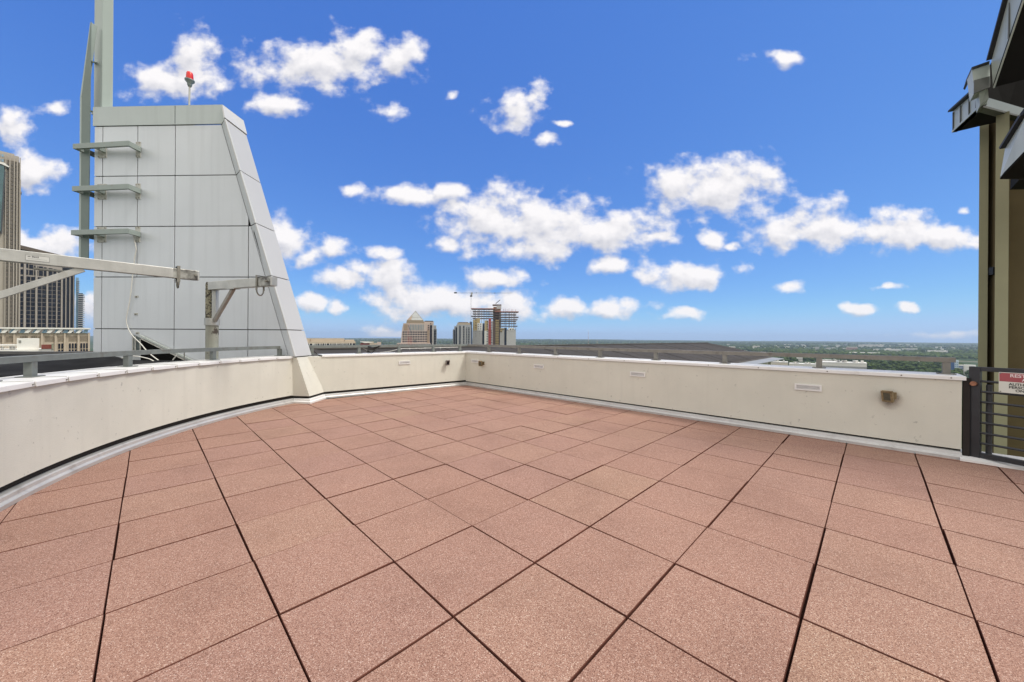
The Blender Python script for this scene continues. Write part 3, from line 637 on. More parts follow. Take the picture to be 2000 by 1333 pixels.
# a lapped strip of membrane running up the roof
def to_px(q): X, Z = q[0]/q[1], (q[2]-EYE)/q[1]; c, s2 = math.cos(ROLL), math.sin(ROLL); return 1000+F_PX*(X*c-Z*s2), HORIZON-F_PX*(X*s2+Z*c)
ins_f = lambda i, t: (lambda a, b: (a.x+(b.x-a.x)*t, a.y+(b.y-a.y)*t, .506+(.985-.50)*t**.8))(ins[int(i)]*(1-i % 1)+ins[min(20, int(i)+1)]*(i % 1), far[0]+(far[20]-far[0])*(i/20)) 
i0 = min((k*.1 for k in range(200)), key=lambda i: abs(to_px(ins_f(i, .03))[0]-48))
lst = MB(); n_ = 14; lst.add([ins_f(i0+k*.16+w, .02+k*.035) for k in range(n_) for w in (0, .42)], [(2*k, 2*k+1, 2*k+3, 2*k+2) for k in range(n_-1)]); lst.build('lap_strip', mat('lap_strip', (.075, .078, .082), .9, var=.3, vscale=5, spec=.1), br)
wb = fpx(143, 694, -.62); tag(MB().box(wb, (.10, .06, .035)).build('white_scrap', M_WHITE, bevel=.008), 'tiny white scrap lying on the edge of the black roof', 'debris')

# ------------------------------------------------------------------ two davit arms
def ring_strap(o, p, X, Z, hgt, w):
    Y = Z.cross(X); mb = MB()
    for s in (-1, 1): mb.box(p+Y*(s*(w/2+.006))-Z*.01, (.035, .010, hgt+.09), (X, Y, Z))
    mb.box(p+Z*(hgt/2+.03), (.035, w+.02, .010), (X, Y, Z)); st = mb.build('strap', M_STEEL, o)
    pts = [p-Z*(hgt/2+.05)+Y*(math.cos(t)*.055)-Z*(math.sin(t)*.085) for t in [math.pi*k/10 for k in range(11)]]
    pts = [p-Z*(hgt/2-.0)+Y*.055]+pts+[p-Z*(hgt/2-.0)-Y*.055]; MB().tube(pts, .011, 7).build('ring', M_STEEL, o)
UP = Vector((0, 0, 1))
# long arm reaching in from the left
qa, qb = P(0, 497.2, 4.19), P(388, 540, 5.60); dz = (qa.z+qb.z)/2; qa.z = qb.z = dz
X = (qb-qa).normalized(); dv = thing('davit', 'long bare metal davit arm with a riveted plate reaching in from the left edge', 'davit', (qa-X*1.05).to_2d().to_3d(), 'davits beside the tower')
Yv = UP.cross(X)
MB().bar(qa-X*1.25, qb, .10, .142).build('arm', M_ALU, dv, .006)
MB().bar(qb-X*.30-UP*.001, qb-X*.02, .104, .146).build('end_sleeve', mat('worn_steel', (.34, .34, .31), .35, metal=.6, var=.25, vscale=7, dirt=((.06, .055, .05), 5.5, .42, .6)), dv, .006)
MB().tube([qb-X*.05-Yv*.08, qb-X*.05+Yv*.08], .014, 8).build('pin', M_STEEL, dv)
ring_strap(dv, qb-X*.24, X, UP, .15, .106)
MB().bar(P(140, 532, 4.19+.36*1.41)-X*.30-UP*.0, P(140, 532, 4.19+.36*1.41)+X*.06, .105, .016).build('gusset', M_ALU, dv)
m0 = qa+X*.62-UP*.07; m1 = qa-X*1.05-UP*1.15
MB().bar(m0, m1, .055, .075).build('brace', M_ALU, dv, .004)
pb = qa-X*1.15; MB().tube([(pb.x, pb.y, .2), (pb.x, pb.y, dz+.1)], .085, 14).build('post', M_POLE, dv)
MB().tube([(pb.x, pb.y, dz-1.3), (pb.x, pb.y, dz-1.12)], .10, 14).build('collar', M_ALU, dv)
pf = -Yv if (-Yv).y < 0 else Yv                                   # side of the arm that faces the terrace
n_ = X.cross(UP); n_ = n_ if n_.dot(-qa) > 0 else -n_
c_ = PN(73.5, 505.5, qa+n_*.05, n_); XX = X; pw, ph = .175, .062
pl_ = MB().box(c_+n_*.0012, (pw, ph, .0024), (XX, UP, n_)).build('name_plate', mat('etched_plate', (.52, .52, .49), .4, metal=.4, var=.06), dv)
ink = mat('etched_ink', (.12, .12, .12), .6)
for s in (-1, 1):
    MB().box(c_+n_*.003+UP*(s*ph/2), (pw, .0022, .001), (XX, UP, n_)).build('border', ink, pl_); MB().box(c_+n_*.003+XX*(s*pw/2), (.0022, ph, .001), (XX, UP, n_)).build('border', ink, pl_)
text_mesh('lettering', 'MAS', .027, ink, pl_, c_+n_*.003-XX*.042+UP*.006, XX, UP, bold=.0008)
MB().box(c_+n_*.003-XX*.062+UP*.015, (.026, .005, .001), (XX, UP, n_)).build('emblem', ink, pl_); MB().box(c_+n_*.0034-XX*.062+UP*.015, (.007, .014, .001), (XX, UP, n_)).build('emblem', ink, pl_)
MB().box(c_+n_*.003-UP*.010, (pw*.8, .0018, .001), (XX, UP, n_)).build('rule', ink, pl_)
# short arm on its own post
pc = P(414.5, 600, 6.40); pc.z = 0; ea = P(536, 552, 5.74); ea.z = 2.245
d2 = thing('davit', 'short davit arm on a lichen-stained post in front of the tower', 'davit', (pc.x, pc.y, 0), 'davits beside the tower')
zp = lambda y: EYE+(hor(414)-y)/F_PX*6.40
MB().tube([(pc.x, pc.y, .2), (pc.x, pc.y, zp(634))], .093, 18).build('post', M_POLE, d2)
MB().tube([(pc.x, pc.y, zp(636)), (pc.x, pc.y, zp(622))], .112, 18).build('collar', M_ALU, d2)
ul = P(409.5, 600, 6.40); MB().tube([(ul.x, ul.y, zp(622)), (ul.x, ul.y, zp(556)), (ul.x, ul.y, zp(552))], [.060, .060, .05], 14).build('inner_post', M_LICH, d2)
uq = P(420.5, 600, 6.36); MB().bar((uq.x, uq.y, zp(622)), (uq.x, uq.y, 2.2), .07, .07, (0, 1, 0)).build('side_tube', M_ALU, d2, .004)
sa = Vector((P(412, 560, 6.36).x, 6.36, 2.245)); X = (ea-sa).normalized()
MB().bar(sa, ea, .10, .142).build('arm', M_ALU, d2, .006)
MB().bar(ea-X*.33, ea-X*.03, .104, .146).build('end_sleeve', MATS['worn_steel'], d2, .006)
Yv = UP.cross(X); MB().tube([ea-X*.10-Yv*.08, ea-X*.10+Yv*.08], .014, 8).build('pin', M_STEEL, d2)
ring_strap(d2, ea-X*.34, X, UP, .15, .106)
MB().bar(Vector((uq.x+.02, uq.y-.04, zp(628))), sa+X*.62-UP*.07, .05, .06).build('brace', mat('dark_brace', (.25, .23, .2), .5, metal=.5, var=.25, vscale=6), d2, .004)
MB().bar(sa+X*.5-UP*.074, sa+X*.72-UP*.074, .104, .012).build('gusset', M_ALU, d2)

# ------------------------------------------------------------------ brown roof of the wing beyond the far corner
rf = thing('wing_roof', 'low-pitched brown membrane roof beyond the far corner and right parapet', 'roof', (8, 28, 0))
Bd, Ad = Vector((.7071, .7071, 0)), Vector((.7071, -.7071, 0))
R0 = Vector((.24, 21.0, .90)); s0, s1 = -18, 34.0                  # ridge line and its ends along Bd
E0_ = R0+Ad*6.6+UP*(-1.5)
mb = MB(); NS, NT = 30, 6; vs = []; fs = []
for i in range(NS+1):
    for k in range(NT+1):
        t = k/NT; q = R0+Bd*(s0+(s1-s0)*i/NS)+Ad*(6.6*t); q.z = .90-1.5*t-.10*math.sin(math.pi*t)*-1; vs.append(q)
for i in range(NS):
    for k in range(NT): a = i*(NT+1)+k; fs.append((a, a+1, a+NT+2, a+NT+1))
mb.add(vs, fs, True); o = mb.build('membrane', M_ROOFG, rf); md = o.modifiers.new('thickness', 'SOLIDIFY'); md.thickness = .08
MB().prism([R0+Bd*s0, R0+Bd*s1, R0+Bd*s1-Ad*7-UP*1.6, R0+Bd*s0-Ad*7-UP*1.6], (0, 0, -.08)).build('rear_membrane', M_ROOFG, rf)
MB().bar(R0+Bd*s0+UP*.02, R0+Bd*s1+UP*.02, .25, .05).build('ridge_cap', M_RIB, rf)
rr = random.Random(5)
for i in range(26):
    s = s0+1.2+i*2.0+rr.uniform(-.3, .3)
    if s > s1: break
    p = [R0+Bd*(s+rr.uniform(-.05, .05)*k)+Ad*(6.6*k/6)+UP*(-1.5*k/6+.10*math.sin(math.pi*k/6)+.012) for k in range(7)]
    m = MB()
    for a, b in zip(p, p[1:]): m.bar(a, b, .07 if i % 3 else .16, .022)
    m.build('seam', M_RIB if i % 3 else M_ROOFG, rf)
MB().prism([E0_+Bd*s0, E0_+Bd*s1, E0_+Bd*s1+Ad*1.1-UP*.1, E0_+Bd*s0+Ad*1.1-UP*.1], (0, 0, -.06)).build('eave_flashing', mat('eave_flashing', (.26, .27, .27), .5, metal=.2, var=.12, vscale=.6), rf)
MB().bar(E0_+Bd*s0+Ad*.02+UP*.05, E0_+Bd*s1+Ad*.02+UP*.05, .1, .08).build('eave_curb', M_RIB, rf)
gb = MB(); q = [R0+Bd*s1-UP*.1, E0_+Bd*s1-UP*.1, E0_+Bd*s1-UP*12, R0+Bd*s1-Ad*7-UP*12, R0+Bd*s1-Ad*7-UP*1.7]
gb.prism(q, -Bd*.3); gb.build('gable_wall', M_STUCCO, rf)
MB().prism([E0_+Bd*s0-Ad*.3-UP*.2, E0_+Bd*s1-Ad*.3-UP*.2, E0_+Bd*s1-Ad*.3-UP*12, E0_+Bd*s0-Ad*.3-UP*12], -Ad*.3).build('eave_wall', M_STUCCO, rf)
# black plastic flap on the coping and the cable clipped behind the back rail
q = PZ(722, 690, TOP+.02); fp = MB(); fp.prism([q+Vector((-.09, .05, 0)), q+Vector((.02, .03, 0)), q+Vector((.07, .1, .06)), q+Vector((.20, .1, .17)), q+Vector((.02, .08, .13)), q+Vector((-.07, .06, .17)), q+Vector((-.07, .05, .08))], (0.02, .05, 0))
tag(fp.build('plastic_flap', mat('black_plastic', (.008, .008, .008), .6)), 'crumpled black plastic flap behind the rail between tower and corner', 'flap')
cps = [PZ(x, y, 1.0) for x, y in ((742, 692.5), (760, 690), (783, 686.5), (800, 686.2), (830, 685.7), (860, 685.4), (899, 684.8))]
cps = [Vector((c.x, c.y, 1.0)) for c in cps]; d_ = BWD; base = [isect(Vector((0, 0)), Vector((ray(x, 690).x, 1)), BW0+BWN*.38, BWD) for x in (742, 760, 783, 800, 830, 860, 899)]
cbl = thing('rail_cable', 'white cable clipped along behind the short rail near the far corner', 'cable', (*base[3], TOP))
MB().tube(smooth_path([Vector((b.x, b.y, z)) for b, z in zip(base, (.98, 1.0, 1.065, 1.068, 1.072, 1.078, 1.085))]), .009, 7).build('conductor', M_CABLE, cbl)
for b, z in zip(base[2:6], (1.065, 1.068, 1.072, 1.078)): MB().box((b.x, b.y, z), (.03, .03, .03)).build('clip', M_WHITE, cbl, .004); MB().tube([(b.x, b.y, TOP), (b.x, b.y, z)], .006, 6).build('stand', M_STEEL, cbl)

# ------------------------------------------------------------------ building with deep eaves at the right
rb = thing('eaved_building', 'dark olive stucco building with deep metal eaves at the right edge', 'building', (8.2, 5.8, 0))
Bq = Vector((.707, .707, 0))
def strip(name, x0, x1, Y0, Y1, m, z0=-3.0, z1=5.16, th=.5):
    a, b = P(x0, 700, Y0), P(x1, 700, Y1); a.z = b.z = z0; MB().prism([a, b, b+UP*(z1-z0), a+UP*(z1-z0)], Vector((.8, .6, 0))*th).build(name, m, rb)
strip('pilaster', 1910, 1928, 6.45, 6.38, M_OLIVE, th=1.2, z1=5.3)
strip('recess', 1927, 1943.5, 6.52, 6.30, M_RECESS, th=.9, z1=5.3)
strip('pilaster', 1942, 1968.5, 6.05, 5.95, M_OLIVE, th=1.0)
strip('recess', 1967.5, 2300, 6.25, 5.2, M_RECESS, th=.9, z1=5.2)
q = P(1937.5, 530, 6.36); MB().box(q, (.07, .08, .13)).build('bracket', M_BLACK, rb)
# lower eave: fascia, soffit, beam
e1, e2, e3, e4 = Vector((7.99, 6.6, 5.17)), Vector((7.52, 5.82, 5.17)), Vector((8.60, 6.11, 5.17)), Vector((8.75, 5.9, 5.17))
fh = P(1857.5, 219, 6.6).z-5.17
fz = P(1908, 178, 5.95).z-5.17
th_ = Vector((.06, -.02, 0))
MB().prism([e1, e2, e2+UP*(fz-.05), Vector((7.62, 5.99, 5.17+fz)), e1+UP*fh], th_).build('fascia', M_FASC, rb)
MB().bar(e1+UP*(fh+.012)+Vector((-.02, -.02, 0)), Vector((7.60, 5.95, 5.17+fz+.03)), .12, .03).build('drip_edge', M_EDGE, rb)
for t in (.06, .33, .62, .85):
    a = e1+(e2-e1)*t+Vector((-.008, .004, 0)); MB().bar(a+UP*.03, a+UP*(fh+(fz-fh)*t-.03), .018, .012, (0, 1, 0)).build('fascia_joint', M_FASD, rb)
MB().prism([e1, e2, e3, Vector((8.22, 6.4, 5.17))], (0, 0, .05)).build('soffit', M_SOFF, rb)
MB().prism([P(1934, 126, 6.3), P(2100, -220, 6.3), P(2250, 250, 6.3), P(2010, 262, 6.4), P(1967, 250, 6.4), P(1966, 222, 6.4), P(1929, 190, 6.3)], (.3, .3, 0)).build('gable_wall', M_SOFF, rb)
MB().bar(e1+(e2-e1)*.02+UP*.02+Vector((.03, 0, 0)), e2+UP*.02+Vector((.03, 0, 0)), .07, .04).build('soffit_edge', M_FASC, rb)
MB().prism([e2+UP*.0, e3+Vector((.5, .13, 0)), e3+Vector((.5, .13, .13)), e2+Vector((.02, 0, .14))], (.03, .08, 0)).build('eave_beam', mat('beam_metal', (.25, .29, .285), .45, metal=.2, var=.08, vscale=2), rb)
MB().prism([e2+Vector((.02, .005, -.03)), e3+Vector((.5, .13, -.03)), e3+Vector((.5, .13, -.002)), e2+Vector((.02, 0, -.002))], (.05, .12, 0)).build('beam_lip', M_FASD, rb)
# raking fascia and dark underside of the main roof
dir_ = Vector((-.316, -.545, .85)).normalized(); k0 = Vector((7.372, 5.575, 5.27)); u0 = Vector((7.40, 5.62, 5.73))
ext_ = 2.6
A_, B_, C_, D_ = k0, k0+dir_*ext_, u0+Vector((-.2, -.33, .63)).normalized()*ext_, u0
hz = Vector((-.52, -.854, 0)).normalized()
uend = u0+hz*((u0-k0).dot(hz)*0)+dir_*ext_
MB().prism([A_, B_, u0+Vector((-.20, -.33, .63)).normalized()*ext_, D_], (.014, -.01, 0)).build('rake_fascia', M_FASC, rb)
MB().bar(D_+UP*.015, u0+Vector((-.20, -.33, .63)).normalized()*ext_+UP*.015, .10, .03).build('rake_edge', M_EDGE, rb)
mj = k0+dir_*.62; MB().bar(mj+Vector((-.01, .006, 0)), mj+Vector((.0, .006, .52)), .014, .012, (0, 1, 0)).build('fascia_joint', M_FASD, rb)
inw = Vector((.80, -.60, 0))
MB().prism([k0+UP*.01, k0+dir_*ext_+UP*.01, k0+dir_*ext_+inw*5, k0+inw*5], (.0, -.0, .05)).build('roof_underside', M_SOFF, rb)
# boxed gutter end between the two
bx = [P(x, y, 5.62) for x, y in ((1898, 133), (1933, 121), (1934, 166), (1903.5, 181))]
MB().prism(bx, Vector((.20, .22, 0))).build('gutter_box', M_FASC, rb)
MB().prism([P(1891.5, 152, 5.78), P(1898, 131.5, 5.60), P(1933, 119, 5.58), P(1933, 122, 5.58), P(1900, 135, 5.60), P(1895, 154.5, 5.78)], Vector((.24, .26, .0))).build('gutter_lid', M_EDGE, rb)
MB().prism([P(1902.5, 157, 5.60), P(1933, 149, 5.60), P(1934, 170, 5.60), P(1902, 183, 5.60)], Vector((.02, .02, 0))).build('gutter_band', M_FASD, rb)
MB().prism([P(1912, 178, 5.68), P(1929, 171, 5.66), P(1931, 192, 5.70), P(1914, 206, 5.76)], Vector((.2, .2, 0))).build('gutter_outlet', M_FASC, rb)
# nearer eave corner at lower right
ne = lambda x, y, Y: P(x, y, Y)
t0_, t1_, t2_, t3_ = ne(1953, 348, 4.25), ne(1963, 290, 4.30), ne(2003, 226, 4.0), ne(2060, 150, 3.75)
b2_, b3_ = ne(2003, 296, 4.0), ne(2060, 236, 3.75)
MB().prism([t0_, t1_, t2_, t3_, b3_, b2_], (.06, .02, 0)).build('porch_fascia', M_FASC, rb)
MB().bar(t1_+UP*.01, t2_+UP*.01, .09, .03).build('drip_edge', M_EDGE, rb); MB().bar(t2_+UP*.01, t3_+UP*.01, .09, .03).build('drip_edge', M_EDGE, rb)
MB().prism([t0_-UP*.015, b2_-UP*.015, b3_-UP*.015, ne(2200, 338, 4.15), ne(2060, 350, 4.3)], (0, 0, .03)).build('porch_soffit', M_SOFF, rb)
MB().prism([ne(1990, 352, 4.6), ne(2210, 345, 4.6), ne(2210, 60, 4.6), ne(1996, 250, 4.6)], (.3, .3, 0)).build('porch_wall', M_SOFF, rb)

# ------------------------------------------------------------------ gate and its sign
ga = Vector((RW_END.x+.075, RW_END.y-.01, 0)); GX = Vector((.34, -.94, 0)).normalized(); GN = Vector((-GX.y, GX.x, 0))*-1
GY = ga.y; gate = thing('metal_gate', 'black metal gate with horizontal round bars at the end of the right parapet', 'gate', ga)
def gz(y, x=1897): return EYE+(hor(x)-y)/F_PX*ga.y
gax = (GX, -GN, UP); L = 1.0
g1 = ga+GX*.045
MB().box(g1+UP*((gz(716)+.05)/2), (.085, .05, gz(716)-.05), gax).build('stile', M_BLACK, gate, .004)
MB().box(ga+GX*(L-.04)+UP*((gz(716)+.05)/2), (.085, .05, gz(716)-.05), gax).build('stile', M_BLACK, gate, .004)
MB().bar(ga+GX*.088+UP*(gz(720)), ga+GX*(L-.083)+UP*(gz(720)), .05, .048).build('top_rail', M_BLACK, gate, .004)
MB().bar(ga+GX*.088+UP*.085, ga+GX*(L-.083)+UP*.085, .05, .055).build('bottom_rail', M_BLACK, gate, .004)
for k in range(7):
    z = gz(743.5)+(gz(862)-gz(743.5))*k/6; MB().tube([ga+GX*.08+UP*z, ga+GX*(L-.08)+UP*z], .013, 10).build('bar', M_BLACK, gate)
MB().tube([ga+GX*.13+GN*-.05+UP*.02, ga+GX*.13+GN*-.05+UP*gz(750)], .024, 12).build('latch_tube', M_BLACK, gate)
MB().tube([g1+GN*.02+UP*gz(748.5), g1+GN*.055+UP*gz(748.5)], .026, 14).build('knob', M_COPPER, gate, 0)
jb = MB(); jb.box((RW_END+RWD*.035).to_3d()+UP*.49+RWN.to_3d()*.03, (.05, .06, .92), wall_frame(RWD, RWN)); tag(jb.build('gate_jamb', M_GAP), 'narrow black jamb between the parapet end and the gate', 'jamb')
sill = MB(); sill.sweep([RW_END+RWD*-.02-RWN*.0, RW_END+RWD*.9], [(-.09, 0), (-.09, .028), (-.02, .05), (.35, .06), (.35, 0)]); tag(sill.build('gate_sill', M_WHITE), 'white metal sill under the gate', 'sill')
SY = 3.98; so = GN*.03
def sg(x, y): return PN(x, y, ga+so, GN)
s00, s11 = sg(1951, 727), sg(1951, 766.5)
SW, SH = .36, (s00-s11).length; sc_ = s00+GX*(SW/2)-UP*(SH/2)
sign = thing('warning_sign', 'white and red RESTRICTED AREA sign wired to the gate bars', 'sign', sc_)
M_SIGNW = mat('sign_white', (.62, .63, .56), .5, var=.05, vscale=5); M_SIGNR = mat('sign_red', (.34, .075, .085), .5, var=.08); M_SIGNK = mat('sign_black', (.02, .02, .02), .6); M_SIGNT = mat('sign_text', (.75, .68, .66), .5)
MB().box(sc_, (SW, SH, .004), (GX, UP, GN)).build('board', M_SIGNW, sign)
band = SH*.42; bo = MB().box(sc_+UP*(SH/2-band/2-.006)+GN*.0026, (SW-.008, band, .001), (GX, UP, GN)).build('red_band', M_SIGNR, sign)
px2 = SH/39.5
tz = lambda y: sc_+UP*(SH/2-(y-727)*px2)+GN*.0036-GX*(SW/2)
text_mesh('lettering', 'RESTRICTED', px2*8.6, M_SIGNT, bo, tz(735.6)+GX*.075, GX, UP, bold=.0008); text_mesh('lettering', 'AREA', px2*8.6, M_SIGNT, bo, tz(742.2)+GX*.155, GX, UP, bold=.0008)
for t, y, x in (('AUTHORIZED', 751.4, .068), ('PERSONNEL', 757.2, .068), ('ONLY', 763.2, .112)): text_mesh('lettering', t, px2*6.6, M_SIGNK, sign, tz(y)+GX*x, GX, UP, bold=.0007)
for s in (-1, 1): MB().tube([s00+GX*.012-UP*(.012 if s < 0 else SH-.012)-GN*.02, s00+GX*.012-UP*(.012 if s < 0 else SH-.012)+GN*.008], .006, 8).build('fixing', M_STEEL, sign)

# ================================================================== the city and the country beyond
GZ = -82.0
def smooth(x, a, b): t = np.clip((x-a)/(b-a), 0, 1); return t*t*(3-2*t)
def fbm2(x, y, seed, base, octs=4):
    r = np.random.RandomState(seed); out = np.zeros_like(x)
    for o in range(octs):
        for k in range(3):
            a = r.uniform(0, 2*np.pi); f = base*2**o*r.uniform(.7, 1.3); out += np.sin((x*np.cos(a)+y*np.sin(a))*f+r.uniform(0, 6.28))*.5**o/3
    return out
def ground_h(x, y):
    d = np.hypot(x, y)
    h = GZ+fbm2(x, y, 2, 1/420., 3)*5*smooth(d, 900, 2500)
    h = h+smooth(d, 2600, 9000)*(fbm2(x, y, 5, 1/1500., 4)*18+14)
    return h+smooth(d, 8000, 13000)*(fbm2(x, y, 9, 1/2600., 3)*10+14)
# one ground sheet, rings growing outwards to the horizon
radii = np.concatenate([[0, 60], np.geomspace(120, 15500, 90)]); NA = 360
th = np.linspace(0, 2*np.pi, NA, endpoint=False); rr_, tt_ = np.meshgrid(radii, th, indexing='ij')
gx, gy = rr_*np.sin(tt_), rr_*np.cos(tt_); gz_ = ground_h(gx, gy)
gv = np.stack([gx, gy, gz_], -1).reshape(-1, 3).tolist(); gf = []
for i in range(len(radii)-1):
    for k in range(NA): gf.append((i*NA+k, i*NA+(k+1) % NA, (i+1)*NA+(k+1) % NA, (i+1)*NA+k)[::-1])
def ground_material():
    m = bpy.data.materials.new('wooded_ground'); m.use_nodes = True; t = m.node_tree; L = t.links.new; b = t.nodes['Principled BSDF']; b.inputs['Roughness'].default_value = 1; b.inputs['Specular IOR Level'].default_value = .1
    co = t.nodes.new('ShaderNodeTexCoord').outputs['Object']
    def nz(scale, detail=4):
        n = t.nodes.new('ShaderNodeTexNoise'); n.inputs['Scale'].default_value = scale; n.inputs['Detail'].default_value = detail; L(co, n.inputs['Vector']); return n.outputs['Fac']
    def rmp(f, pts):
        r = t.nodes.new('ShaderNodeValToRGB'); L(f, r.inputs[0]); el = r.color_ramp.elements
        while len(el) < len(pts): el.new(.5)
        for e, (p, c) in zip(el, pts): e.position = p; e.color = (*c, 1)
        return r.outputs[0]
    a = rmp(nz(.012, 6), [(.3, (.022, .042, .016)), (.5, (.040, .066, .022)), (.68, (.06, .085, .03))])
    p = t.nodes.new('ShaderNodeMix'); p.data_type = 'RGBA'; L(rmp(nz(.0042, 7), [(.60, (0, 0, 0)), (.68, (1, 1, 1))]), p.inputs['Factor']); L(a, p.inputs['A']); p.inputs['B'].default_value = (.16, .15, .11, 1)
    L(p.outputs['Result'], b.inputs['Base Color']); return m
g = MB(); g.add(gv, gf, True); tag(g.build('ground', ground_material(), fix=False), kind='structure')

# ---- buildings whose facades are measured in photo pixels
M_C1 = mat('limestone_facade', (.34, .305, .255), .85, var=.06, vscale=.08)
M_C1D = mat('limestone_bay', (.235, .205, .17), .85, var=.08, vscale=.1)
M_C2 = mat('granite_facade', (.345, .31, .27), .85, var=.06, vscale=.08)
M_GLD = mat('dark_glass', (.014, .018, .028), .25, var=.4, vscale=.15, spec=.2)
M_GLB = mat('blue_glass', (.16, .26, .34), .2, var=.25, vscale=.15)
M_GLT = mat('teal_glass', (.05, .11, .12), .2, var=.3, vscale=.1)
M_WHT = mat('white_paint_far', (.66, .65, .60), .7, var=.06, vscale=.3)
M_BEI = mat('beige_stone', (.43, .36, .275), .85, var=.06, vscale=.2)
M_BEID = mat('beige_slot', (.17, .14, .10), .9, var=.1)
M_PNK = mat('pink_granite', (.46, .375, .325), .85, var=.06, vscale=.1)
M_BRK = mat('orange_brick', (.30, .225, .165), .9, var=.1, vscale=.2)
M_PYR = mat('pyramid_glass', (.36, .37, .35), .25, metal=.3, var=.06, vscale=.2)
M_CON = mat('concrete_far', (.33, .325, .31), .9, var=.08, vscale=.2)
M_CONL = mat('light_concrete', (.42, .42, .41), .9, var=.06, vscale=.2)
M_CONB = mat('bluish_concrete', (.30, .315, .325), .85, var=.06, vscale=.2)
M_YEL = mat('yellow_sheathing', (.40, .31, .15), .8, var=.12, vscale=.3)
M_REDH = mat('red_hoist', (.36, .05, .03), .6, var=.15, vscale=.3)
M_SLAB = mat('raw_slab', (.115, .075, .058), .9, var=.2, vscale=.2)
M_SLABR = mat('red_edge', (.28, .10, .06), .8, var=.2, vscale=.3)
M_CRN = mat('crane_steel', (.07, .075, .08), .6, var=.2)
M_CRNB = mat('crane_blue', (.03, .05, .10), .6, var=.2)
M_RSTE = mat('red_white_steel', (.5, .2, .17), .6, var=.2)
M_ROOFR = mat('dark_red_roof', (.14, .035, .03), .8, var=.15)
class Far:
    """a building on the ground: x, y in photo pixels across its front, d in metres behind the front plane"""
    def __init__(s, name, label, cat, xc, Y, group=None):
        s.xc, s.Y, th_ = xc, Y, math.atan((xc-1000)/F_PX); s.k = math.cos(th_)*Y/F_PX; s.c = P(xc, hor(xc), Y)
        s.o = thing(name, label, cat, (s.c.x, s.c.y, GZ), group, -th_); s.kz = Y/F_PX
    def p(s, x, y, d=0):
        X = x-s.xc; return Vector((X*s.k, d, EYE-GZ-(y-hor(s.xc)-X*(-ROLL))*s.kz))
    def box(s, name, x0, x1, y0, y1, d0, d1, m, parent=None, mb=None):
        v = [s.p(x, y, d) for d in (d0, d1) for x, y in ((x0, y1), (x1, y1), (x1, y0), (x0, y0))]
        mb_ = mb or MB(); mb_.add(v, [(0, 1, 2, 3), (7, 6, 5, 4), (0, 3, 7, 4), (1, 5, 6, 2), (3, 2, 6, 7), (0, 4, 5, 1)])
        return mb_ if mb else mb_.build(name, m, parent or s.o)
    def poly(s, name, pts, d0, d1, m, parent=None):
        a = [s.p(x, y, d0) for x, y in pts]; return MB().prism(a, (0, d1-d0, 0)).build(name, m, parent or s.o)
    def many(s, name, rects, d0, d1, m, limit=100):                 # each one a part; past the limit the smallest go into one
        rects = sorted(rects, key=lambda r: -(r[1]-r[0])*(r[3]-r[2]))
        for r in rects[:limit]: s.box(name, *r, d0, d1, m)
        if len(rects) > limit:
            mb = MB()
            for r in rects[limit:]: s.box('', *r, d0, d1, m, mb=mb)
            tag(mb.build(name, m, s.o), kind='stuff')
    def gy(s, x=None): return hor(s.xc)+(EYE-GZ)/s.kz               # pixel row of the ground
# far left: stone tower
b = Far('office_tower', 'tall tan stone office tower with vertical ribs, cut by the left edge', 'tower', 10, 260); G_ = b.gy()
b.box('wall', -90, 38.5, 312, G_, 0, 40, M_C1); b.box('wall', -90, 35.5, 299, 312, 2, 36, M_C1); b.box('wall', -90, 26, 294.5, 299, 4, 30, M_C1)
for x0, x1 in ((8.2, 10.2), (15.8, 18.4), (24.6, 27), (30.4, 33), (36.3, 38.7)): b.box('rib', x0, x1, 303, G_, -1.4, 0, M_C1)
b.box('rib', 38.4, 39.7, 345, G_, 1, 12, M_C1); b.box('ledge', 38, 41, 369, 372, 0, 6, M_C1D)
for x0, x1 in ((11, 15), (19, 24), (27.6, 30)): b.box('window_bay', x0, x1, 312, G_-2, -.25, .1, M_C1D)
b.many('window', [(x0, x1, y, y+4.6) for x0, x1 in ((11.2, 14.8), (19.4, 23.6), (27.8, 29.8)) for y in np.arange(318, 645, 7.7)], -.5, -.2, mat('bronze_glass', (.13, .115, .09), .3, var=.3, vscale=.2))
b.many('window', [(-6+k*6.5, -1.6+k*6.5, y, y+5) for k in (0, 1) for y in (303.5, 313)], -.3, .3, M_GLB)
b.poly('curtain_wall', [(-60, 327), (5.5, 327), (7.8, 345), (1.5, 455), (-60, 455)], -2.2, 0, M_GLT); b.poly('curtain_frame', [(5.8, 338), (9, 338), (2.6, 458), (-.4, 458)], -2.4, -.4, mat('dark_frame', (.035, .04, .045), .5))
b.poly('canopy', [(-10, 321.5), (6, 321), (16, 326.5), (14, 328), (2, 325), (-10, 325)], -2.6, 0, M_WHT)
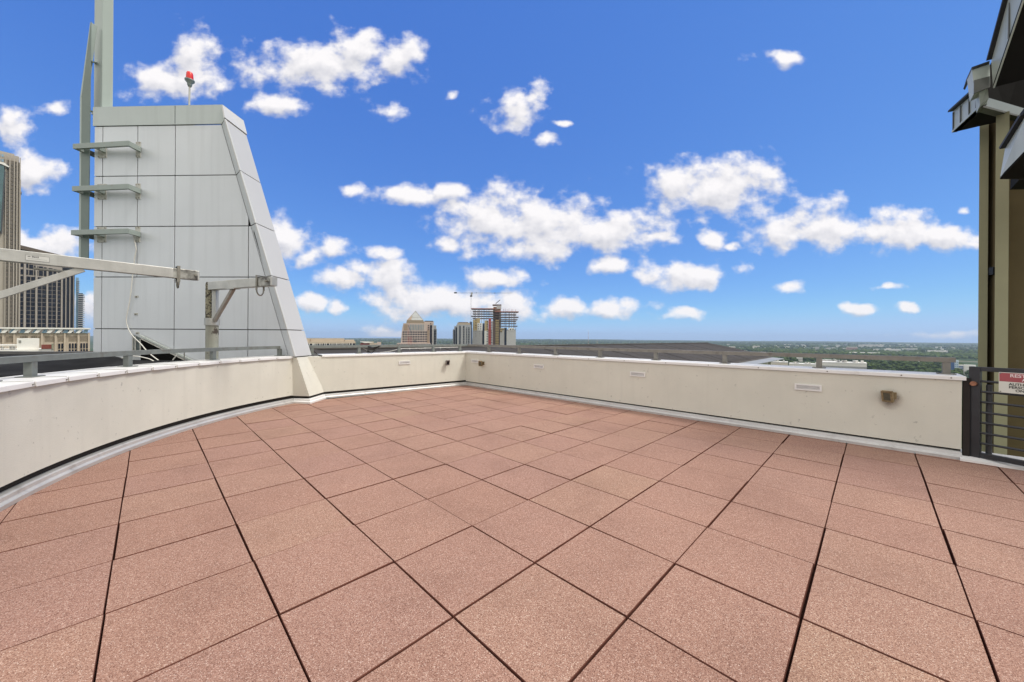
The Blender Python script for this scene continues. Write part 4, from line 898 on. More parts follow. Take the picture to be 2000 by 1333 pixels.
# gridded granite tower
b = Far('office_tower', 'wide gridded granite office tower with paired dark windows behind the long davit arm', 'tower', 92, 330); G_ = b.gy()
b.box('wall', 37, 121.5, 513, G_, 0, 36, M_C2); b.box('wall', 121.5, 147.3, 520, G_, .8, 36, M_GLD)
b.poly('parapet', [(37, 484), (128.5, 496.5), (128.5, 503), (37, 491)], 2, 24, mat('crown_brown', (.11, .085, .06), .8, var=.2)); b.box('crown_wall', 38, 127, 500, 515, 3, 24, M_C2)
rows = [543.3+8.15*k for k in range(13)]; cols = ((39.5, 46), (52.3, 59.2), (61, 68), (73.6, 80.6), (82.2, 89), (94.2, 100.6), (102.2, 108.6), (112.4, 118.2))
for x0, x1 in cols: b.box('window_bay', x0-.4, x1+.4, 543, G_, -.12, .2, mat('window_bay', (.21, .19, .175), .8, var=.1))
b.many('window', [(x0, x1, y, y+6.6) for x0, x1 in cols for y in rows[:12]], -.4, -.1, M_GLD)
b.many('crown_window', [(38.5+9.3*k, 46+9.3*k, 518.5+k*.9, 526+k*.9) for k in range(9)]+[(38.5+9.3*k, 46+9.3*k, 530.5, 540) for k in range(9)], -.3, .2, M_GLD)
b.many('pilaster', [(47.2, 51.4, 516, G_), (69, 72.6, 520, G_), (90.2, 93.3, 522, G_), (109.6, 111.6, 524, G_), (119.2, 122, 526, G_)], -1.1, 0, M_C2)
b.many('mullion', [(121.8, 122.6, 526, G_), (128.2, 130.2, 526, G_), (136.5, 138.3, 526, G_), (144.6, 145.8, 526, G_)], .1, .9, M_C2)
# glass tower with balconies
b = Far('apartment_tower', 'slim blue glass apartment tower with jutting balconies beside the granite tower', 'tower', 155, 380); G_ = b.gy()
b.box('wall', 147.2, 153, 543, G_, 0, 20, M_GLB); b.box('wall', 152.5, 161.5, 572.5, G_, 1, 20, mat('dark_blue_glass', (.05, .09, .13), .2, var=.4, vscale=.1))
b.many('balcony', [(152, 165.2 if k % 2 else 164.4, 575+4.05*k, 576.5+4.05*k) for k in range(17)], -1.5, 9, mat('balcony_slab', (.36, .38, .40), .7))
b.many('balcony', [(149, 154.8, 549+4.05*k, 550+4.05*k) for k in range(6)], -.8, 6, MATS['balcony_slab'])
# low beige hall with a saw-toothed white roof
b = Far('hall_building', 'low beige hall with slotted windows under a white saw-toothed roof canopy', 'building', 90, 150); G_ = b.gy()
b.box('wall', -60, 181, 651, G_, 0, 25, M_BEI)
b.many('pilaster', [(x, x+4, 650, G_) for x in (-12, 9, 28.5, 80, 107, 125.5, 154)]+[(176.5, 181, 650, G_)], -.6, 0, M_BEI)
sl = []
for x0, n in ((-4, 6), (15.8, 6), (88, 8), (113.8, 5), (135.8, 8), (160, 8)): sl += [(x0+k*2.35, x0+k*2.35+1, 657, 668) for k in range(n)]
b.many('slot_window', sl, -.15, .1, M_BEID)
b.many('window', [(x0+k*6.1, x0+k*6.1+3.8, y0, y1) for x0, n in ((114.5, 2), (136.3, 3), (160.5, 3)) for k in range(n) for y0, y1 in ((671.8, 682), (684, 692))], -.2, .1, M_GLD)
rg = random.Random(2)
b.many('wall_letter', [(41+k*3.0, 42.9+k*3.0, 657.2, 660.3) for k in (0, 1, 2, 3, 4, 6.6, 7.6, 8.7, 9.8, 11, 12)], -.2, .05, M_BEID)
b.box('roof_canopy', -40, 182, 640.5, 643.2, -1.6, 12, M_WHT)
for k in range(9):
    x = -8+k*21+(3 if k % 2 else 0); b.poly('canopy_brace', [(x, 642), (x+8, 642), (x-2, 651), (x-10, 651)], -1.2, 0, M_WHT); b.poly('skylight', [(x+9, 645), (x+16, 643.5), (x+16, 650.5), (x+6, 650.5)], -.8, .2, M_GLB)
    b.poly('canopy_panel', [(x+10, 642), (x+20, 642), (x+11, 651), (x+4, 651)], -.6, .4, mat('pale_canopy', (.5, .55, .57), .6))
# white rooftop plant in front of it
b = Far('rooftop_penthouse', 'white rooftop plant room with a louvre and white railing in front of the beige hall', 'plant room', 45, 110); G_ = b.gy()
b.box('wall', 33, 77.5, 661.5, 684, 0, 8, M_WHT); b.box('podium', -60, 100, 683, G_, -1, 14, M_WHT); b.box('louvre', 36.5, 41.5, 665, 670.5, -.08, .05, mat('louvre_grey', (.22, .22, .19), .7)); b.box('wall', -40, 33.5, 673, 675.2, 0, 6, M_WHT)
b.many('rail_post', [(-6+k*6, -5.3+k*6, 675, 684) for k in range(7)], .2, .35, M_WHT); b.many('rail', [(-30, 60, 677, 677.6), (-30, 60, 680, 680.6)], .1, .25, M_WHT)
b.many('equipment', [(3, 8, 678, 683), (19, 30, 676.3, 682.5), (38, 42, 677, 681)], .8, 2, M_CONL)
b = Far('equipment_box', 'dark red equipment box on the roof right of the white plant room', 'equipment box', 92, 112)
b.box('body', 81, 101, 673.6, 681.8, 0, 3, mat('dark_red_box', (.16, .035, .022), .7, var=.15)); b.box('end_panel', 101, 104.5, 672, 683, -.1, 3, mat('olive_panel', (.20, .21, .15), .7)); b.box('skid', 80, 105, 681.8, b.gy(), .1, 2.9, M_CON)
# long beige block past the tower
b = Far('office_block', 'long low beige office block with white piers and dark windows right of the tower', 'building', 650, 330); G_ = b.gy()
b.box('wall', 580, 695.5, 667.5, G_, 0, 30, M_BEI); b.box('upper_wall', 580, 673, 661.5, 668, 3, 26, M_BEI); b.box('upper_wall', 674, 693.5, 664.4, 668, 3, 26, M_BEI); b.box('roof_band', 606.5, 608, 662, 667, 2.5, 3.2, M_BRK)
b.box('window_band', 585, 695, 671.4, 675, -.15, .1, M_GLD); b.many('pier', [(x, x+1.2, 670.6, 680) for x in (595, 605, 611, 612.8, 615.2, 624.6, 634, 637, 643.5, 656.6, 669.4, 682.4, 688.2)]+[(x, x+.7, 671, 676) for x in (617.8, 620.6, 627.2, 630, 647, 649.3, 651.6, 654, 659.4, 661.8, 664.2, 666.6, 672, 674.4, 677, 679.5)], -.5, 0, M_WHT)
b = Far('house', 'small building with a dark red roof between the beige block and the pyramid-topped tower', 'building', 720, 430)
b.box('wall', 704, 745, 671, b.gy(), 0, 14, M_BEI); b.poly('roof', [(702.5, 672), (711, 668.4), (722, 670), (724, 674), (704, 674)], -.6, 15, M_ROOFR); b.poly('roof', [(703.5, 667.4), (721, 668), (730, 670), (712, 670.6)], -1, 10, M_WHT); b.box('wall', 722, 730, 668, 674, -.8, 8, M_BEI); b.box('chimney', 737, 744.5, 668.6, 676, -.5, 5, M_PNK)
# pyramid-topped tower
b = Far('office_tower', 'pink granite office tower with a glass pyramid top', 'tower', 810, 700); G_ = b.gy()
b.box('wall', 776, 841, 670.6, G_, -6, 34, M_PNK); b.poly('wall', [(783, 671), (784.6, 652), (786, 640), (788, 632), (834, 632), (834, 671)], 0, 32, M_PNK); b.box('side_wall', 833, 838.5, 645, G_, .5, 34, M_BRK)
b.poly('crown_band', [(793.2, 632.2), (794.6, 625.6), (826.6, 625.6), (829.6, 632.2)], 1, 30, mat('brown_crown', (.27, .215, .15), .8, var=.1))
pm = MB(); c_ = [b.p(795, 626, 2), b.p(826.8, 626, 2), b.p(826.8, 626, 30), b.p(795, 626, 30)]; ap = b.p(811.2, 606.8, 16); pm.add(c_+[ap], [(3, 2, 1, 0), (0, 1, 4), (1, 2, 4), (2, 3, 4), (3, 0, 4)]); py_ = pm.build('pyramid_roof', M_PYR, b.o)
for q in c_[:2]: MB().bar(q, ap, .9, .9).build('ridge', M_CON, py_)
MB().bar(c_[0]+(ap-c_[0])*.33, c_[1]+(ap-c_[1])*.33, .6, .6).build('glazing_bar', M_CON, py_)
pz_ = [c_[0]+(ap-c_[0])*.02, b.p(802.8, 626, 1.6), b.p(805, 615.6, 8.5)]; MB().prism(pz_, (0, -.4, 0)).build('copper_face', M_BRK, py_)
b.many('column_window', [(797.6+k*3.12, 799.4+k*3.12, 634.2, 645.6) for k in range(10)], -.3, .2, mat('grey_glass', (.20, .24, .25), .3, var=.2, vscale=.1)); b.box('wall_panel', 788.4, 796.4, 634, 646, -.25, .1, M_BRK)
ww = []
for r_i, y in enumerate((648, 652.4, 657.2, 661.8, 666.4, 671.4)): ww += [(786.6+k*4.9, 790+k*4.9, y-.2, y+2.3) for k in range(10)]
b.many('window', ww+[(777+k*3.3, 778.8+k*3.3, 671, 673.2) for k in range(3)], -.35 if 0 else -.3, .2, M_GLD); b.many('window', [(777+k*3.2, 778.8+k*3.2, 672, 674) for k in range(20)], -6.3, -5.9, M_GLD)
b = Far('apartment_tower', 'brown and glass apartment tower adjoining the pyramid-topped tower', 'tower', 842, 730); G_ = b.gy()
b.box('wall', 827, 847, 628.6, G_, 0, 26, M_PNK); b.box('wall', 846, 852.2, 636, G_, 3, 26, M_CONB); b.box('wall', 850, 853.2, 643, G_, 4, 24, M_CONB); b.box('parapet', 829, 846, 627, 629, 1, 24, M_GLD)
b.box('glass_bay', 839.6, 843.6, 635.5, G_, -.3, .3, M_GLD); b.box('pier', 844.4, 846.8, 632, G_, -.8, .2, M_CONL)
b.many('window', [(835.4, 838.2, y, y+1.7) for y in np.arange(635.5, 674, 3.5)]+[(848, 852, y, y+1.6) for y in np.arange(644, 676, 3.2)]+[(840, 842, 632, 633.6)], -.6 if 0 else -.4, 3.2, M_GLD)
# stepped condominium
b = Far('apartment_tower', 'stepped grey apartment tower left of the tower under construction', 'tower', 905, 820); G_ = b.gy()
b.box('wall', 884.3, 890, 643.6, G_, 3, 26, M_CONB); b.box('wall', 887, 893, 637.5, G_, 1.5, 26, M_CONB); b.box('wall', 891, 920, 634.6, G_, 0, 26, M_CONB); b.box('crown', 893, 918, 630.6, 635, 1, 24, mat('tan_crown', (.36, .30, .22), .8, var=.12)); b.box('roof_plant', 895, 914, 629.4, 631, 4, 20, M_SLAB)
b.many('window_bay', [(886.3, 888.3, 645, G_), (890.2, 892.8, 640, G_), (897.2, 899.4, 637, G_), (904.6, 906.8, 637, G_), (910.6, 912, 640, G_), (914.6, 917, 640, G_)], -.4, 3.2, M_GLD)
b.many('pier', [(893.4, 894.6, 636, G_), (900.6, 901.8, 637, G_), (902.4, 903.4, 637, G_), (908, 909.2, 638, G_)], -.7, .2, M_CONL)
b.many('balcony', [(x, x+2.4, y, y+.6) for x in (904.4, 910.2, 914.4) for y in np.arange(642, 675, 3.3)], -.9, .1, M_CONL)
# tower under construction
b = Far('unfinished_tower', 'tower under construction with open floors above yellow, white and grey cladding', 'tower', 966, 900); G_ = b.gy(); D = 30
for k, y in enumerate((602.6, 608.2, 612.8, 617.4, 621.8)): b.box('floor_slab', 919.8 if k in (0, 3) else 922.8, 967, y, y+(1.5 if k == 0 else 1.0), 0, D, M_SLABR if k == 0 else M_SLAB)
for k, y in enumerate((608.4, 614.2, 619.2, 624, 627.2, 631.6, 636.8)): b.box('floor_slab', 966, 1013 if k in (0, 2) else (1011 if k in (3, 6) else 1008.2), y, y+(1.5 if k == 0 else 1.1), 0, D, M_SLABR if k == 0 else M_SLAB)
b.many('column', [(x, x+.9, 603, 646) for x in (923.4, 928, 931.6, 935.4, 940, 950, 958.2, 962)]+[(x, x+.9, 609, 645) for x in (976, 980, 984, 989, 993, 998.6, 1002.8, 1007)], 1, 2.4, M_CON)
b.many('rear_column', [(x, x+.8, 603, 646) for x in (925.6, 933.4, 944, 954)]+[(x, x+.8, 609, 645) for x in (978, 987, 995.4, 1005)], D-3, D-1, M_SLAB)
mat('dim_interior', (.06, .04, .035), .9); b.box('interior', 924, 1007, 644, G_, 2, 26, MATS['dim_interior'])
b.box('core', 963, 978, 599, G_, 12, 22, mat('brown_core', (.24, .17, .12), .9, var=.15, vscale=.2)); b.box('core_deck', 961.5, 979, 594.2, 596.6, 10, 24, M_SLAB); b.box('core_wall', 969.5, 979, 596.6, 603, 9.6, 12, M_CONL)
b.many('rebar', [(x, x+.5, 604.4-h, 609) for x, h in ((983, 1), (986.4, 1.5), (990, .6), (993.6, 2), (999, .5), (1001.4, .3), (1006.6, 0))], 2, 2.6, M_SLABR)
b.box('wall', 923, 942, 646, G_, -.6, 0, M_CON); b.poly('sheathing', [(924.4, 625), (928.6, 625), (928.6, 623.2), (932, 623.2), (932, 622.2), (937.4, 622.2), (937.4, 646), (924.4, 646)], -.5, 0, M_YEL); b.box('wall', 932, 942.2, 631.6, 646, -.9, -.5, M_WHT)
b.box('dark_bay', 942.4, 946.2, 632, G_, .6, 1.4, M_GLD)
b.box('sheathing', 946.4, 953.6, 626.4, 646.4, -.8, 0, M_YEL); b.box('wall', 946.2, 953.6, 646.4, G_, -.8, 0, M_WHT); b.box('hoist_shaft', 954, 959, 623, G_, -1.6, 0, M_REDH); b.box('wall', 959.4, 962.2, 627, G_, -.8, 0, M_CONL)
b.box('dark_bay', 962.2, 967, 628, G_, 0, .8, M_SLAB); b.box('sheathing', 967, 974.6, 625.6, G_, -.6, 0, M_YEL); b.many('scaffold_post', [(966.8, 967.8, 625, G_), (970.4, 971, 625, G_), (973.8, 974.6, 625, G_)], -1.2, -.7, mat('brown_frame', (.12, .08, .04), .8))
b.box('wall', 976.2, 985, 641.4, G_, -.6, 0, M_CON); b.poly('sheathing', [(976.4, 641.6), (985, 641.6), (985, 645), (981, 645), (981, 649.4), (976.4, 649.4)], -.9, -.6, M_YEL); b.box('dark_bay', 985, 989.2, 641, G_, .3, 1, M_GLD)
b.box('wall', 989.4, 1007.6, 645.6, G_, -.6, 0, M_CONL); b.box('wall', 993, 1004.6, 641, 645.8, -.9, -.5, M_WHT)
b.many('window', [(950.8, 952.8, y, y+1.8) for y in np.arange(628, 674, 4.8)]+[(959.6, 961, y, y+1.6) for y in np.arange(630, 674, 4.8)]+[(933.4+k*4.6, 935+k*4.6, y, y+1.6) for k in (0, 1) for y in (633, 637.6, 642)]+[(977.4+k*4, 979.4+k*4, 642.6, 644.6) for k in (0, 1)]+[(977.4, 979.4, 647, 649)]+[(996, 998, 642.6, 644.6), (1001, 1003, 642.6, 644.6)]+[(928.8, 930.4, y, y+1.6) for y in (625, 630, 635, 640)]+[(954.6, 958.4, y, y+.6) for y in np.arange(626, 676, 4.8)]+[(967.4, 974, y, y+.5) for y in np.arange(628, 676, 4.8)], -1.9, -.5, M_GLD)
for x in (929, 936): b.many('patch', [(x, x+1, y, y+1) for y in (648, 652, 656)], -.8, -.5, M_SLAB)
bm_ = b.p(968.2, 594.6, 16); bt_ = b.p(976.6, 584.8, 16)
bo = Far('concrete_boom', 'dark placing boom angled up from the top of the unfinished tower', 'boom', 968, 900)
q0, q1, q2 = bo.p(968, 595, 15), bo.p(968.2, 592, 15), bo.p(976.6, 584.8, 15); MB().bar(q0, q1, 1.1, 1.1, (0, 1, 0)).build('pedestal', M_CRN, bo.o); MB().bar(q1, q2, 1.6, 1.2, (0, 1, 0)).build('boom', M_CRN, bo.o)
# tower crane
c = Far('tower_crane', 'tower crane with a long thin jib beside the unfinished tower', 'crane', 920, 890); G_ = c.gy()
mb = MB(); w = .75; y0, y1 = c.p(919.6, 0, 0), None; base, top = c.p(919.6, G_, -2), c.p(919.6, 577, -2)
for sx in (-1, 1):
    for sy in (-1, 1): mb.bar(base+Vector((sx*w, sy*w, 0)), top+Vector((sx*w, sy*w, 0)), .22, .22)
n = 44
for k in range(n):
    z0, z1 = base.z+(top.z-base.z)*k/n, base.z+(top.z-base.z)*(k+1)/n; s = 1 if k % 2 else -1
    for y in (-w, w): mb.bar((base.x-s*w, base.y+y, z0), (base.x+s*w, base.y+y, z1), .14, .14)
mb.build('mast', M_CRN, c.o)
jb = MB(); tip, tail = c.p(1000, 572, -2), c.p(887, 573.4, -2)
for dz_, dy in ((.9, 0), (-.3, -.6), (-.3, .6)): jb.bar(tail+Vector((0, dy, dz_)), tip+Vector((0, dy, dz_)), .16, .16)
for k in range(56):
    a_, b_ = tail+(tip-tail)*(k/56), tail+(tip-tail)*((k+1)/56); jb.bar(a_+Vector((0, 0, .9 if k % 2 else -.3)), b_+Vector((0, 0, -.3 if k % 2 else .9)), .1, .1)
jb.build('jib', M_CRN, c.o)
c.box('counterweight', 886.4, 892, 571.6, 574.2, -3, -1, M_CRN); c.box('cab', 917.4, 921.8, 577.6, 580.4, -3.2, -.8, M_CRN); c.poly('slewing_head', [(918.4, 577.6), (919.2, 571.8), (923, 571.8), (921.6, 577.6)], -2.8, -1.2, M_CON)
for x in (929, 965.5): c.box('trolley', x, x+1.2, 571.6, 573.4, -2.6, -1.4, M_CRN)
c.box('climbing_frame', 917.2, 921.8, 629, 641, -4, 0, M_CRNB); c.box('tie_mast', 918.6, 922.2, 641, G_, -3.8, -.2, M_CRNB)
# slender red hoist crane in front of the pyramid tower
c = Far('crawler_crane', 'small red and black crane in front of the pyramid-topped tower', 'crane', 803, 520); G_ = c.gy()
for x in (797, 802.4): MB().bar(c.p(x, G_), c.p(x+.5, 657), .5, .5).build('leg', M_REDH, c.o)
mb = MB()
for k in range(5): y = 660+k*4; mb.bar(c.p(797.4, y), c.p(802.6, y+2.5), .3, .3)
mb.build('lattice', M_REDH, c.o); MB().bar(c.p(796.6, 655), c.p(799.6, 632), .45, .45).build('mast', M_RSTE, c.o); MB().bar(c.p(797.5, 636), c.p(804.8, 656), .6, .6).build('boom', M_CRN, c.o); MB().bar(c.p(804.6, 657), c.p(810, 666), .35, .35).build('jib', M_CRN, c.o); c.box('cab', 809, 812, 664.6, 669.4, -1, 1, M_CRN)
# radio masts
for lab, x, y, Y, w in (('taller red and white radio mast on the horizon', 1149.2, 645, 2600, 1.3), ('shorter dark radio mast right of the red and white one', 1166.3, 663, 2400, 1.2)):
    m_ = Far('radio_mast', lab, 'mast', x, Y, 'radio masts on the horizon'); G_ = m_.gy(); n = 9
    for k in range(n):
        a_, b_ = m_.p(x, y+(G_-y)*k/n), m_.p(x, y+(G_-y)*(k+1)/n); MB().tube([b_, a_], [w*(.55+.45*(k+1)/n), w*(.55+.45*k/n)], 6).build('section', M_REDH if k % 2 else M_WHT, m_.o)

# ---- low buildings among the trees to the right (front corner pixel, width, height in pixels, depth distance)
M_FW = [mat('pale_render', (.62, .60, .55), .85, var=.05), mat('cream_render', (.55, .49, .40), .85, var=.05), mat('grey_render', (.40, .40, .38), .85, var=.06), mat('rose_brick', (.36, .24, .20), .9, var=.08), mat('red_roofing', (.30, .08, .07), .8, var=.1)]
M_FR = mat('flat_roof', (.60, .59, .56), .8, var=.08, vscale=.2); M_FWIN = mat('far_windows', (.07, .08, .10), .4, var=.3)
LOW = []
def low(x, y, w, h, col, label, group=None, units=0, windows=0, depth=None, name='low_building', wrap=0):
    """y is the pixel row of the foot of the wall; its distance follows from the ground"""
    Y = (EYE-GZ)*F_PX/max(6, y-hor(x)); k = Y/F_PX
    b = Far(name, label, 'building', x+w/2, Y, group); yt = y-h; d = depth or max(10, min(60, w*k*.5)); LOW.append((b.c.x, b.c.y, w*b.k/2+d*.6))
    b.box('wall', x, x+w, yt, b.gy()+6, 0, d, M_FW[col]); b.box('roof', x-.15, x+w+.15, yt-.12*h, yt, -.4, d+.4, M_FR if col != 4 else M_FW[4])
    for u_ in range(units): xx = x+w*(.12+.76*rl.random()); b.box('roof_unit', xx, xx+max(.8, w*.06), yt-.12*h-max(.6, .22*h), yt-.12*h, d*.2, d*.5, M_FW[2] if rl.random() < .5 else M_FW[0])
    if windows:
        n = max(2, int(w/1.9)); b.many('window', [(x+w*(i+.25)/n, x+w*(i+.75)/n, yt+h*(r+.3)/windows, yt+h*(r+.7)/windows) for i in range(n) for r in range(windows)], -.25, .05, M_FWIN, 40)
    return b
rl = random.Random(11)
low(1487, 723, 52, 14.5, 1, 'pale block with rooftop units just above the parapet, beside the brown wing roof', units=6, windows=1)
low(1541, 725, 60, 12.5, 0, 'long pale flat block just above the parapet between two rail posts', units=8, windows=1)
low(1604, 728, 88, 17.5, 0, 'long pale block with two dark doors right of a rail post', units=9, windows=1)
low(1606, 710, 28, 6, 0, 'white shed roof behind the long pale block', units=4)
low(1556, 708, 12, 8, 0, 'small white gabled block between two dark trees', windows=2)
low(1500, 706, 22, 4, 0, 'white flat roof behind the dark trees left of centre'); low(1640, 706, 22, 3.5, 1, 'cream flat roof partly hidden by trees under the rail')
low(1655, 694, 66, 4.2, 1, 'very long cream warehouse roof above the rail', units=2); low(1653, 686, 22, 7, 3, 'rose brick building with several storeys above the rail', windows=3)
low(1676, 679, 50, 4.5, 0, 'white ridge-top complex with a small raised block', units=5, windows=2); low(1704, 686, 14, 3.5, 0, 'small white building among trees on the slope')
low(1727, 688, 32, 5, 0, 'white long building with a raised left end on the wooded slope', units=3, windows=1); low(1766, 687, 26, 5, 2, 'grey-white building with a dark band on the wooded slope', windows=1, units=2); low(1782, 694, 18, 4, 0, 'white flat roof below the grey-white building'); low(1811, 691, 40, 5, 0, 'pale broad building farthest right on the wooded slope', units=4, windows=1); low(1755, 676, 32, 2.4, 0, 'thin white roof line high on the far slope')
low(1424, 684, 12, 6, 1, 'cream block left of the low red roofs', windows=2); low(1402, 682, 20, 3.4, 0, 'white roof at the end of the brown wing roof'); low(1470, 680, 14, 3.5, 1, 'cream building among trees above the red roofs', units=2); low(1592, 685, 8, 6, 2, 'small grey tower block above the rail', windows=3)
low(1780, 712, 40, 4.5, 0, 'white roof band under the end of the rail'); low(1020, 676.5, 10, 1.6, 0, 'tiny white roof on the plain right of the unfinished tower'); low(1047, 675.5, 16, 1.6, 0, 'long tiny white roof on the plain')
# clutter of small roofs in the middle distance
for k in range(110):
    t = rl.random(); x = 1430+t*200+rl.uniform(-6, 6); y = 686+rl.random()**1.3*8.0
    col = rl.choice((0, 0, 1, 1, 2, 3, 4)); low(x, y, rl.uniform(3, 9), rl.uniform(1.2, 2.2), col, ('small pale flat-roofed building', 'small cream flat-roofed building', 'small grey flat-roofed building', 'small rose brick building', 'small red-roofed building')[col]+' in the crowded middle distance above the rail', 'small buildings in the middle distance')
for k in range(60):
    x = rl.uniform(1410, 1905); y = rl.uniform(672.5, 683) + (x-1410)*.006; low(x, y, rl.uniform(4, 12), rl.uniform(1.2, 2.4), rl.choice((0, 0, 1, 2)), 'tiny pale building among the far trees', 'tiny buildings among the far trees')
# blue and white building by the gate
b = Far('office_building', 'blue glass and white office building low behind the end of the rail', 'building', 1880, 880); G_ = b.gy()
b.box('stair_tower', 1864.5, 1872.5, 704.5, G_, 0, 12, mat('pale_blue_wall', (.46, .54, .60), .7)); b.box('wall', 1857, 1865, 708.5, G_, 2, 16, mat('blue_wall', (.05, .11, .24), .35, var=.2)); b.box('wall', 1872, 1884, 714.5, G_, 1, 14, M_WHT); b.box('wall', 1883, 1906, 713, G_, -3, 16, M_WHT); b.box('roof', 1871.5, 1889, 713.4, 714.8, 0, 15, M_WHT)
b.many('window', [(1872.5, 1881.6, 716+3.6*k, 718.4+3.6*k) for k in range(5)], .6, 1.2, MATS['blue_wall']); b.many('window', [(1865.6, 1867.2, 708+4*k, 710+4*k) for k in range(5)]+[(1869, 1871, 708+4*k, 710+4*k) for k in range(5)], -.3, .1, M_GLB)
LOW.append((b.c.x, b.c.y, 42))

# ---- trees
def leaf_mat(name, dark, light):
    m = bpy.data.materials.new(name); m.use_nodes = True; t = m.node_tree; L = t.links.new; b = t.nodes['Principled BSDF']; b.inputs['Roughness'].default_value = .9; b.inputs['Specular IOR Level'].default_value = .15
    co = t.nodes.new('ShaderNodeTexCoord').outputs['Object']; n = t.nodes.new('ShaderNodeTexNoise'); n.inputs['Scale'].default_value = .35; n.inputs['Detail'].default_value = 4; L(co, n.inputs['Vector'])
    a = t.nodes.new('ShaderNodeAttribute'); a.attribute_name = 'tint'
    s_ = t.nodes.new('ShaderNodeMath'); s_.operation = 'MULTIPLY_ADD'; L(n.outputs['Fac'], s_.inputs[0]); s_.inputs[1].default_value = .9; L(a.outputs['Fac'], s_.inputs[2])
    mr_ = t.nodes.new('ShaderNodeMapRange'); L(s_.outputs[0], mr_.inputs['Value']); mr_.inputs['From Min'].default_value = .25; mr_.inputs['From Max'].default_value = 1.35
    mx_ = t.nodes.new('ShaderNodeMix'); mx_.data_type = 'RGBA'; L(mr_.outputs[0], mx_.inputs['Factor']); mx_.inputs['A'].default_value = (*dark, 1); mx_.inputs['B'].default_value = (*light, 1); L(mx_.outputs['Result'], b.inputs['Base Color'])
    return m
M_LEAF = leaf_mat('foliage', (.008, .019, .006), (.080, .118, .028)); M_BARK = mat('bark', (.09, .07, .05), .9)
def blob(rs, sub):
    bm = bmesh.new(); bmesh.ops.create_icosphere(bm, subdivisions=sub, radius=1); v = np.array([q.co for q in bm.verts]); f = np.array([[q.index for q in p.verts] for p in bm.faces]); bm.free()
    v = v*(1+rs.uniform(-.28, .28, (len(v), 1))); return v, f
rs = np.random.RandomState(4)
def crown(rs, n=11, leaves=420):
    """a crown of jagged leaf masses with loose leaf clumps standing off it; unit height"""
    vs, fs, tint, k = [], [], [], 0
    for i in range(n):
        a, r = rs.uniform(0, 6.28), rs.uniform(0, .36)**.8; z = rs.uniform(.34, .86); v, f = blob(rs, 2); s_ = rs.uniform(.14, .26)*(1.15-.5*z)
        v = v*[s_, s_, s_*.8]+[r*math.cos(a)*(1.2-.7*z), r*math.sin(a)*(1.2-.7*z), z]; vs.append(v); fs.append(f+k); k += len(v); tint += [rs.uniform(0, .8)]*len(f)
    c = np.concatenate(vs); pick = c[rs.randint(0, len(c), leaves)]+rs.normal(0, .022, (leaves, 3)); d = rs.normal(0, .024, (leaves, 3, 3))
    vs.append((pick[:, None, :]+d).reshape(-1, 3)); fs2 = (np.arange(leaves*3).reshape(-1, 3)+k); tint += list(rs.uniform(.2, 1, leaves))
    return np.concatenate(vs), fs, fs2, tint
protos = []
for i in range(6):
    v, fs, f2, tint = crown(rs, 9+i % 3*2); me = bpy.data.meshes.new('crown'); me.from_pydata(v.tolist(), [], [tuple(q) for f in fs for q in f.tolist()]+[tuple(q) for q in f2.tolist()])
    at = me.attributes.new('tint', 'FLOAT', 'FACE'); at.data.foreach_set('value', tint); me.materials.append(M_LEAF); protos.append(me)
tm_ = MB().tube([(0, 0, -.05), (.01, 0, .25), (0, .02, .55)], [.035, .026, .012], 7); lo_t = tm_.build('trunk', M_BARK); trunk_me = lo_t.data; bpy.data.objects.remove(lo_t)
KIND = ('dark round broadleaf tree', 'spreading mid-green broadleaf tree', 'tall narrow dark green tree')
def on_low(x, y, r): return any((x-a)**2+(y-b_)**2 < (c_+r)**2 for a, b_, c_ in LOW)
def plant(px, py, hpx, kind):
    Y = (EYE-GZ)*F_PX/max(6, py-hor(px)); q = P(px, py, Y); h = hpx*Y/F_PX
    t = thing('broadleaf_tree', KIND[kind]+' in the belt of trees just beyond the right parapet', 'tree', (q.x, q.y, float(ground_h(np.array([q.x]), np.array([q.y]))[0])), 'trees just beyond the right parapet')
    w_ = h*(1.15, 1.4, .8)[kind]*rl.uniform(.9, 1.1)
    for nm, me in (('crown', protos[rl.randrange(6)]), ('trunk', trunk_me)):
        o = bpy.data.objects.new(nm, me); COL.objects.link(o); o.parent = t; o.scale = (w_, w_, h); o.rotation_euler.z = rl.uniform(0, 6.28)
for x0, x1, y0, y1, n, hmin, hmax in ((1468, 1510, 706, 718, 16, 8, 13), (1512, 1555, 708, 718, 18, 9, 15), (1568, 1596, 704, 709, 9, 7, 10), (1622, 1668, 704, 711, 14, 7, 11), (1660, 1712, 708, 720, 26, 9, 15), (1690, 1730, 714, 728, 18, 10, 15),
                                     (1738, 1800, 708, 732, 40, 10, 17), (1795, 1860, 710, 736, 44, 10, 17), (1850, 1912, 722, 744, 30, 10, 16), (1720, 1760, 716, 724, 6, 6, 9)):
    for k in range(n):
        y = rl.uniform(y0, y1); plant(rl.uniform(x0, x1), y, rl.uniform(hmin, hmax), rl.choice((0, 0, 1, 1, 2)))
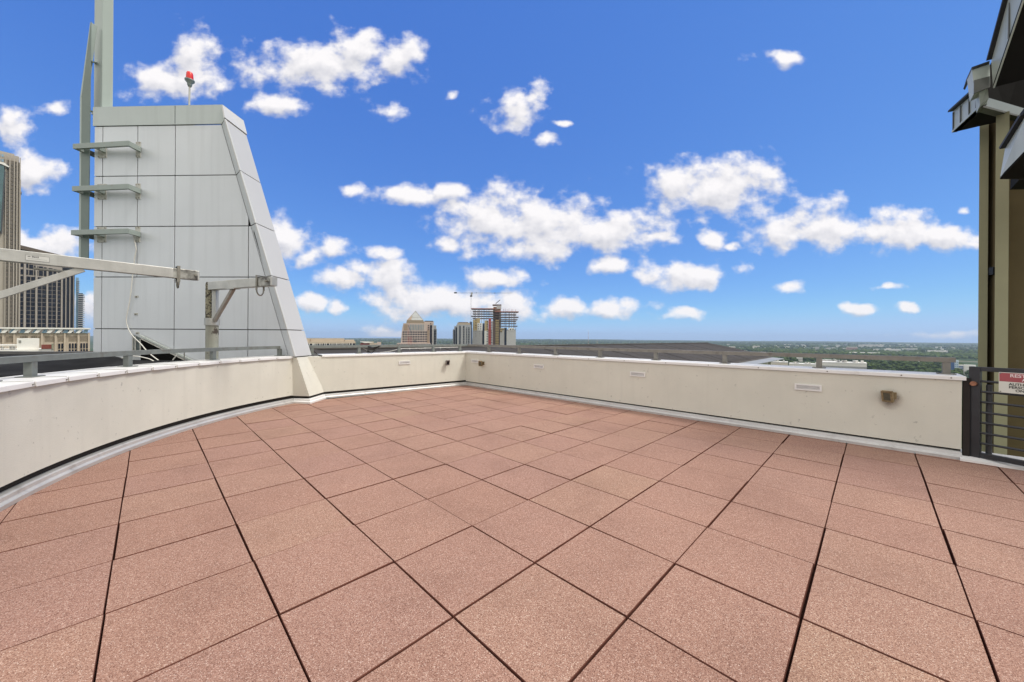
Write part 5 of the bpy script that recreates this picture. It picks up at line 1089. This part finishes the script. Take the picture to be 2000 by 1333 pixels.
# the woods behind them, uncountable: one mesh of crowns
bl = [blob(rs, 1) for _ in range(6)]; bl0 = [blob(rs, 1) for _ in range(4)]
def forest(name, n, rmin, rmax, a0, a1, hmin, hmax, seed, dens):
    r = np.random.RandomState(seed); out_v, out_f, out_t, k = [], [], [], 0; u_ = r.uniform(0, 1, n); rad = (rmin**.9+(rmax**.9-rmin**.9)*u_)**(1/.9); az = R(1)*r.uniform(a0, a1, n)
    x, y = rad*np.sin(az), rad*np.cos(az); keep = fbm2(x, y, 21, 1/260., 4)+r.normal(0, .12, n) > dens
    LW = np.array(LOW)
    for i in np.where(keep)[0]:
        if rad[i] < 6000 and np.any((LW[:, 0]-x[i])**2+(LW[:, 1]-y[i])**2 < (LW[:, 2]+5)**2): continue
        # keep the line of sight to a low building open a little in front of it
        h = r.uniform(hmin, hmax); v, f = bl[r.randint(6)]; w_ = h*r.uniform(.5, .8); c = math.cos(r.uniform(0, 6)); s_ = math.sqrt(1-c*c)
        vv = np.stack([(v[:, 0]*c-v[:, 1]*s_)*w_+x[i], (v[:, 0]*s_+v[:, 1]*c)*w_+y[i], v[:, 2]*h*.5+h*.5], -1); vv[:, 2] += GH[i] if False else 0
        vv[:, 2] += float(ground_h(np.array([x[i]]), np.array([y[i]]))[0]); out_v.append(vv); out_f.append(f+k); k += len(v); out_t += [r.uniform(0, .75)]*len(f)
    V = np.concatenate(out_v); Fc = np.concatenate(out_f); me = bpy.data.meshes.new(name); me.from_pydata(V.tolist(), [], Fc.tolist()); at = me.attributes.new('tint', 'FLOAT', 'FACE'); at.data.foreach_set('value', out_t); me.materials.append(M_LEAF)
    o = bpy.data.objects.new(name, me); COL.objects.link(o); tag(o, 'green woods spreading over the slopes to the horizon', 'woods', kind='stuff'); return o
forest('woods', 9000, 1450, 3600, 22, 56, 9, 16, 31, -.02)
forest('far_woods', 9000, 3400, 9000, -40, 56, 12, 22, 32, -.35)

# ---- the air
hz_ = MB(); hz_.box((0, 0, (GZ-40+175)/2), (2*16500, 2*16500, 175-(GZ-40))); ho = hz_.build('haze', M_GAP); ho.data.materials.clear()
hm = bpy.data.materials.new('haze_air'); hm.use_nodes = True; ht = hm.node_tree; ht.nodes.clear()
pv = ht.nodes.new('ShaderNodeVolumePrincipled'); pv.inputs['Color'].default_value = (.55, .70, .92, 1); pv.inputs['Density'].default_value = HAZE; pv.inputs['Anisotropy'].default_value = .2
om = ht.nodes.new('ShaderNodeOutputMaterial'); ht.links.new(pv.outputs[0], om.inputs['Volume']); ho.data.materials.append(hm); tag(ho, 'thin blue summer haze over the city and woods', 'haze', kind='stuff')
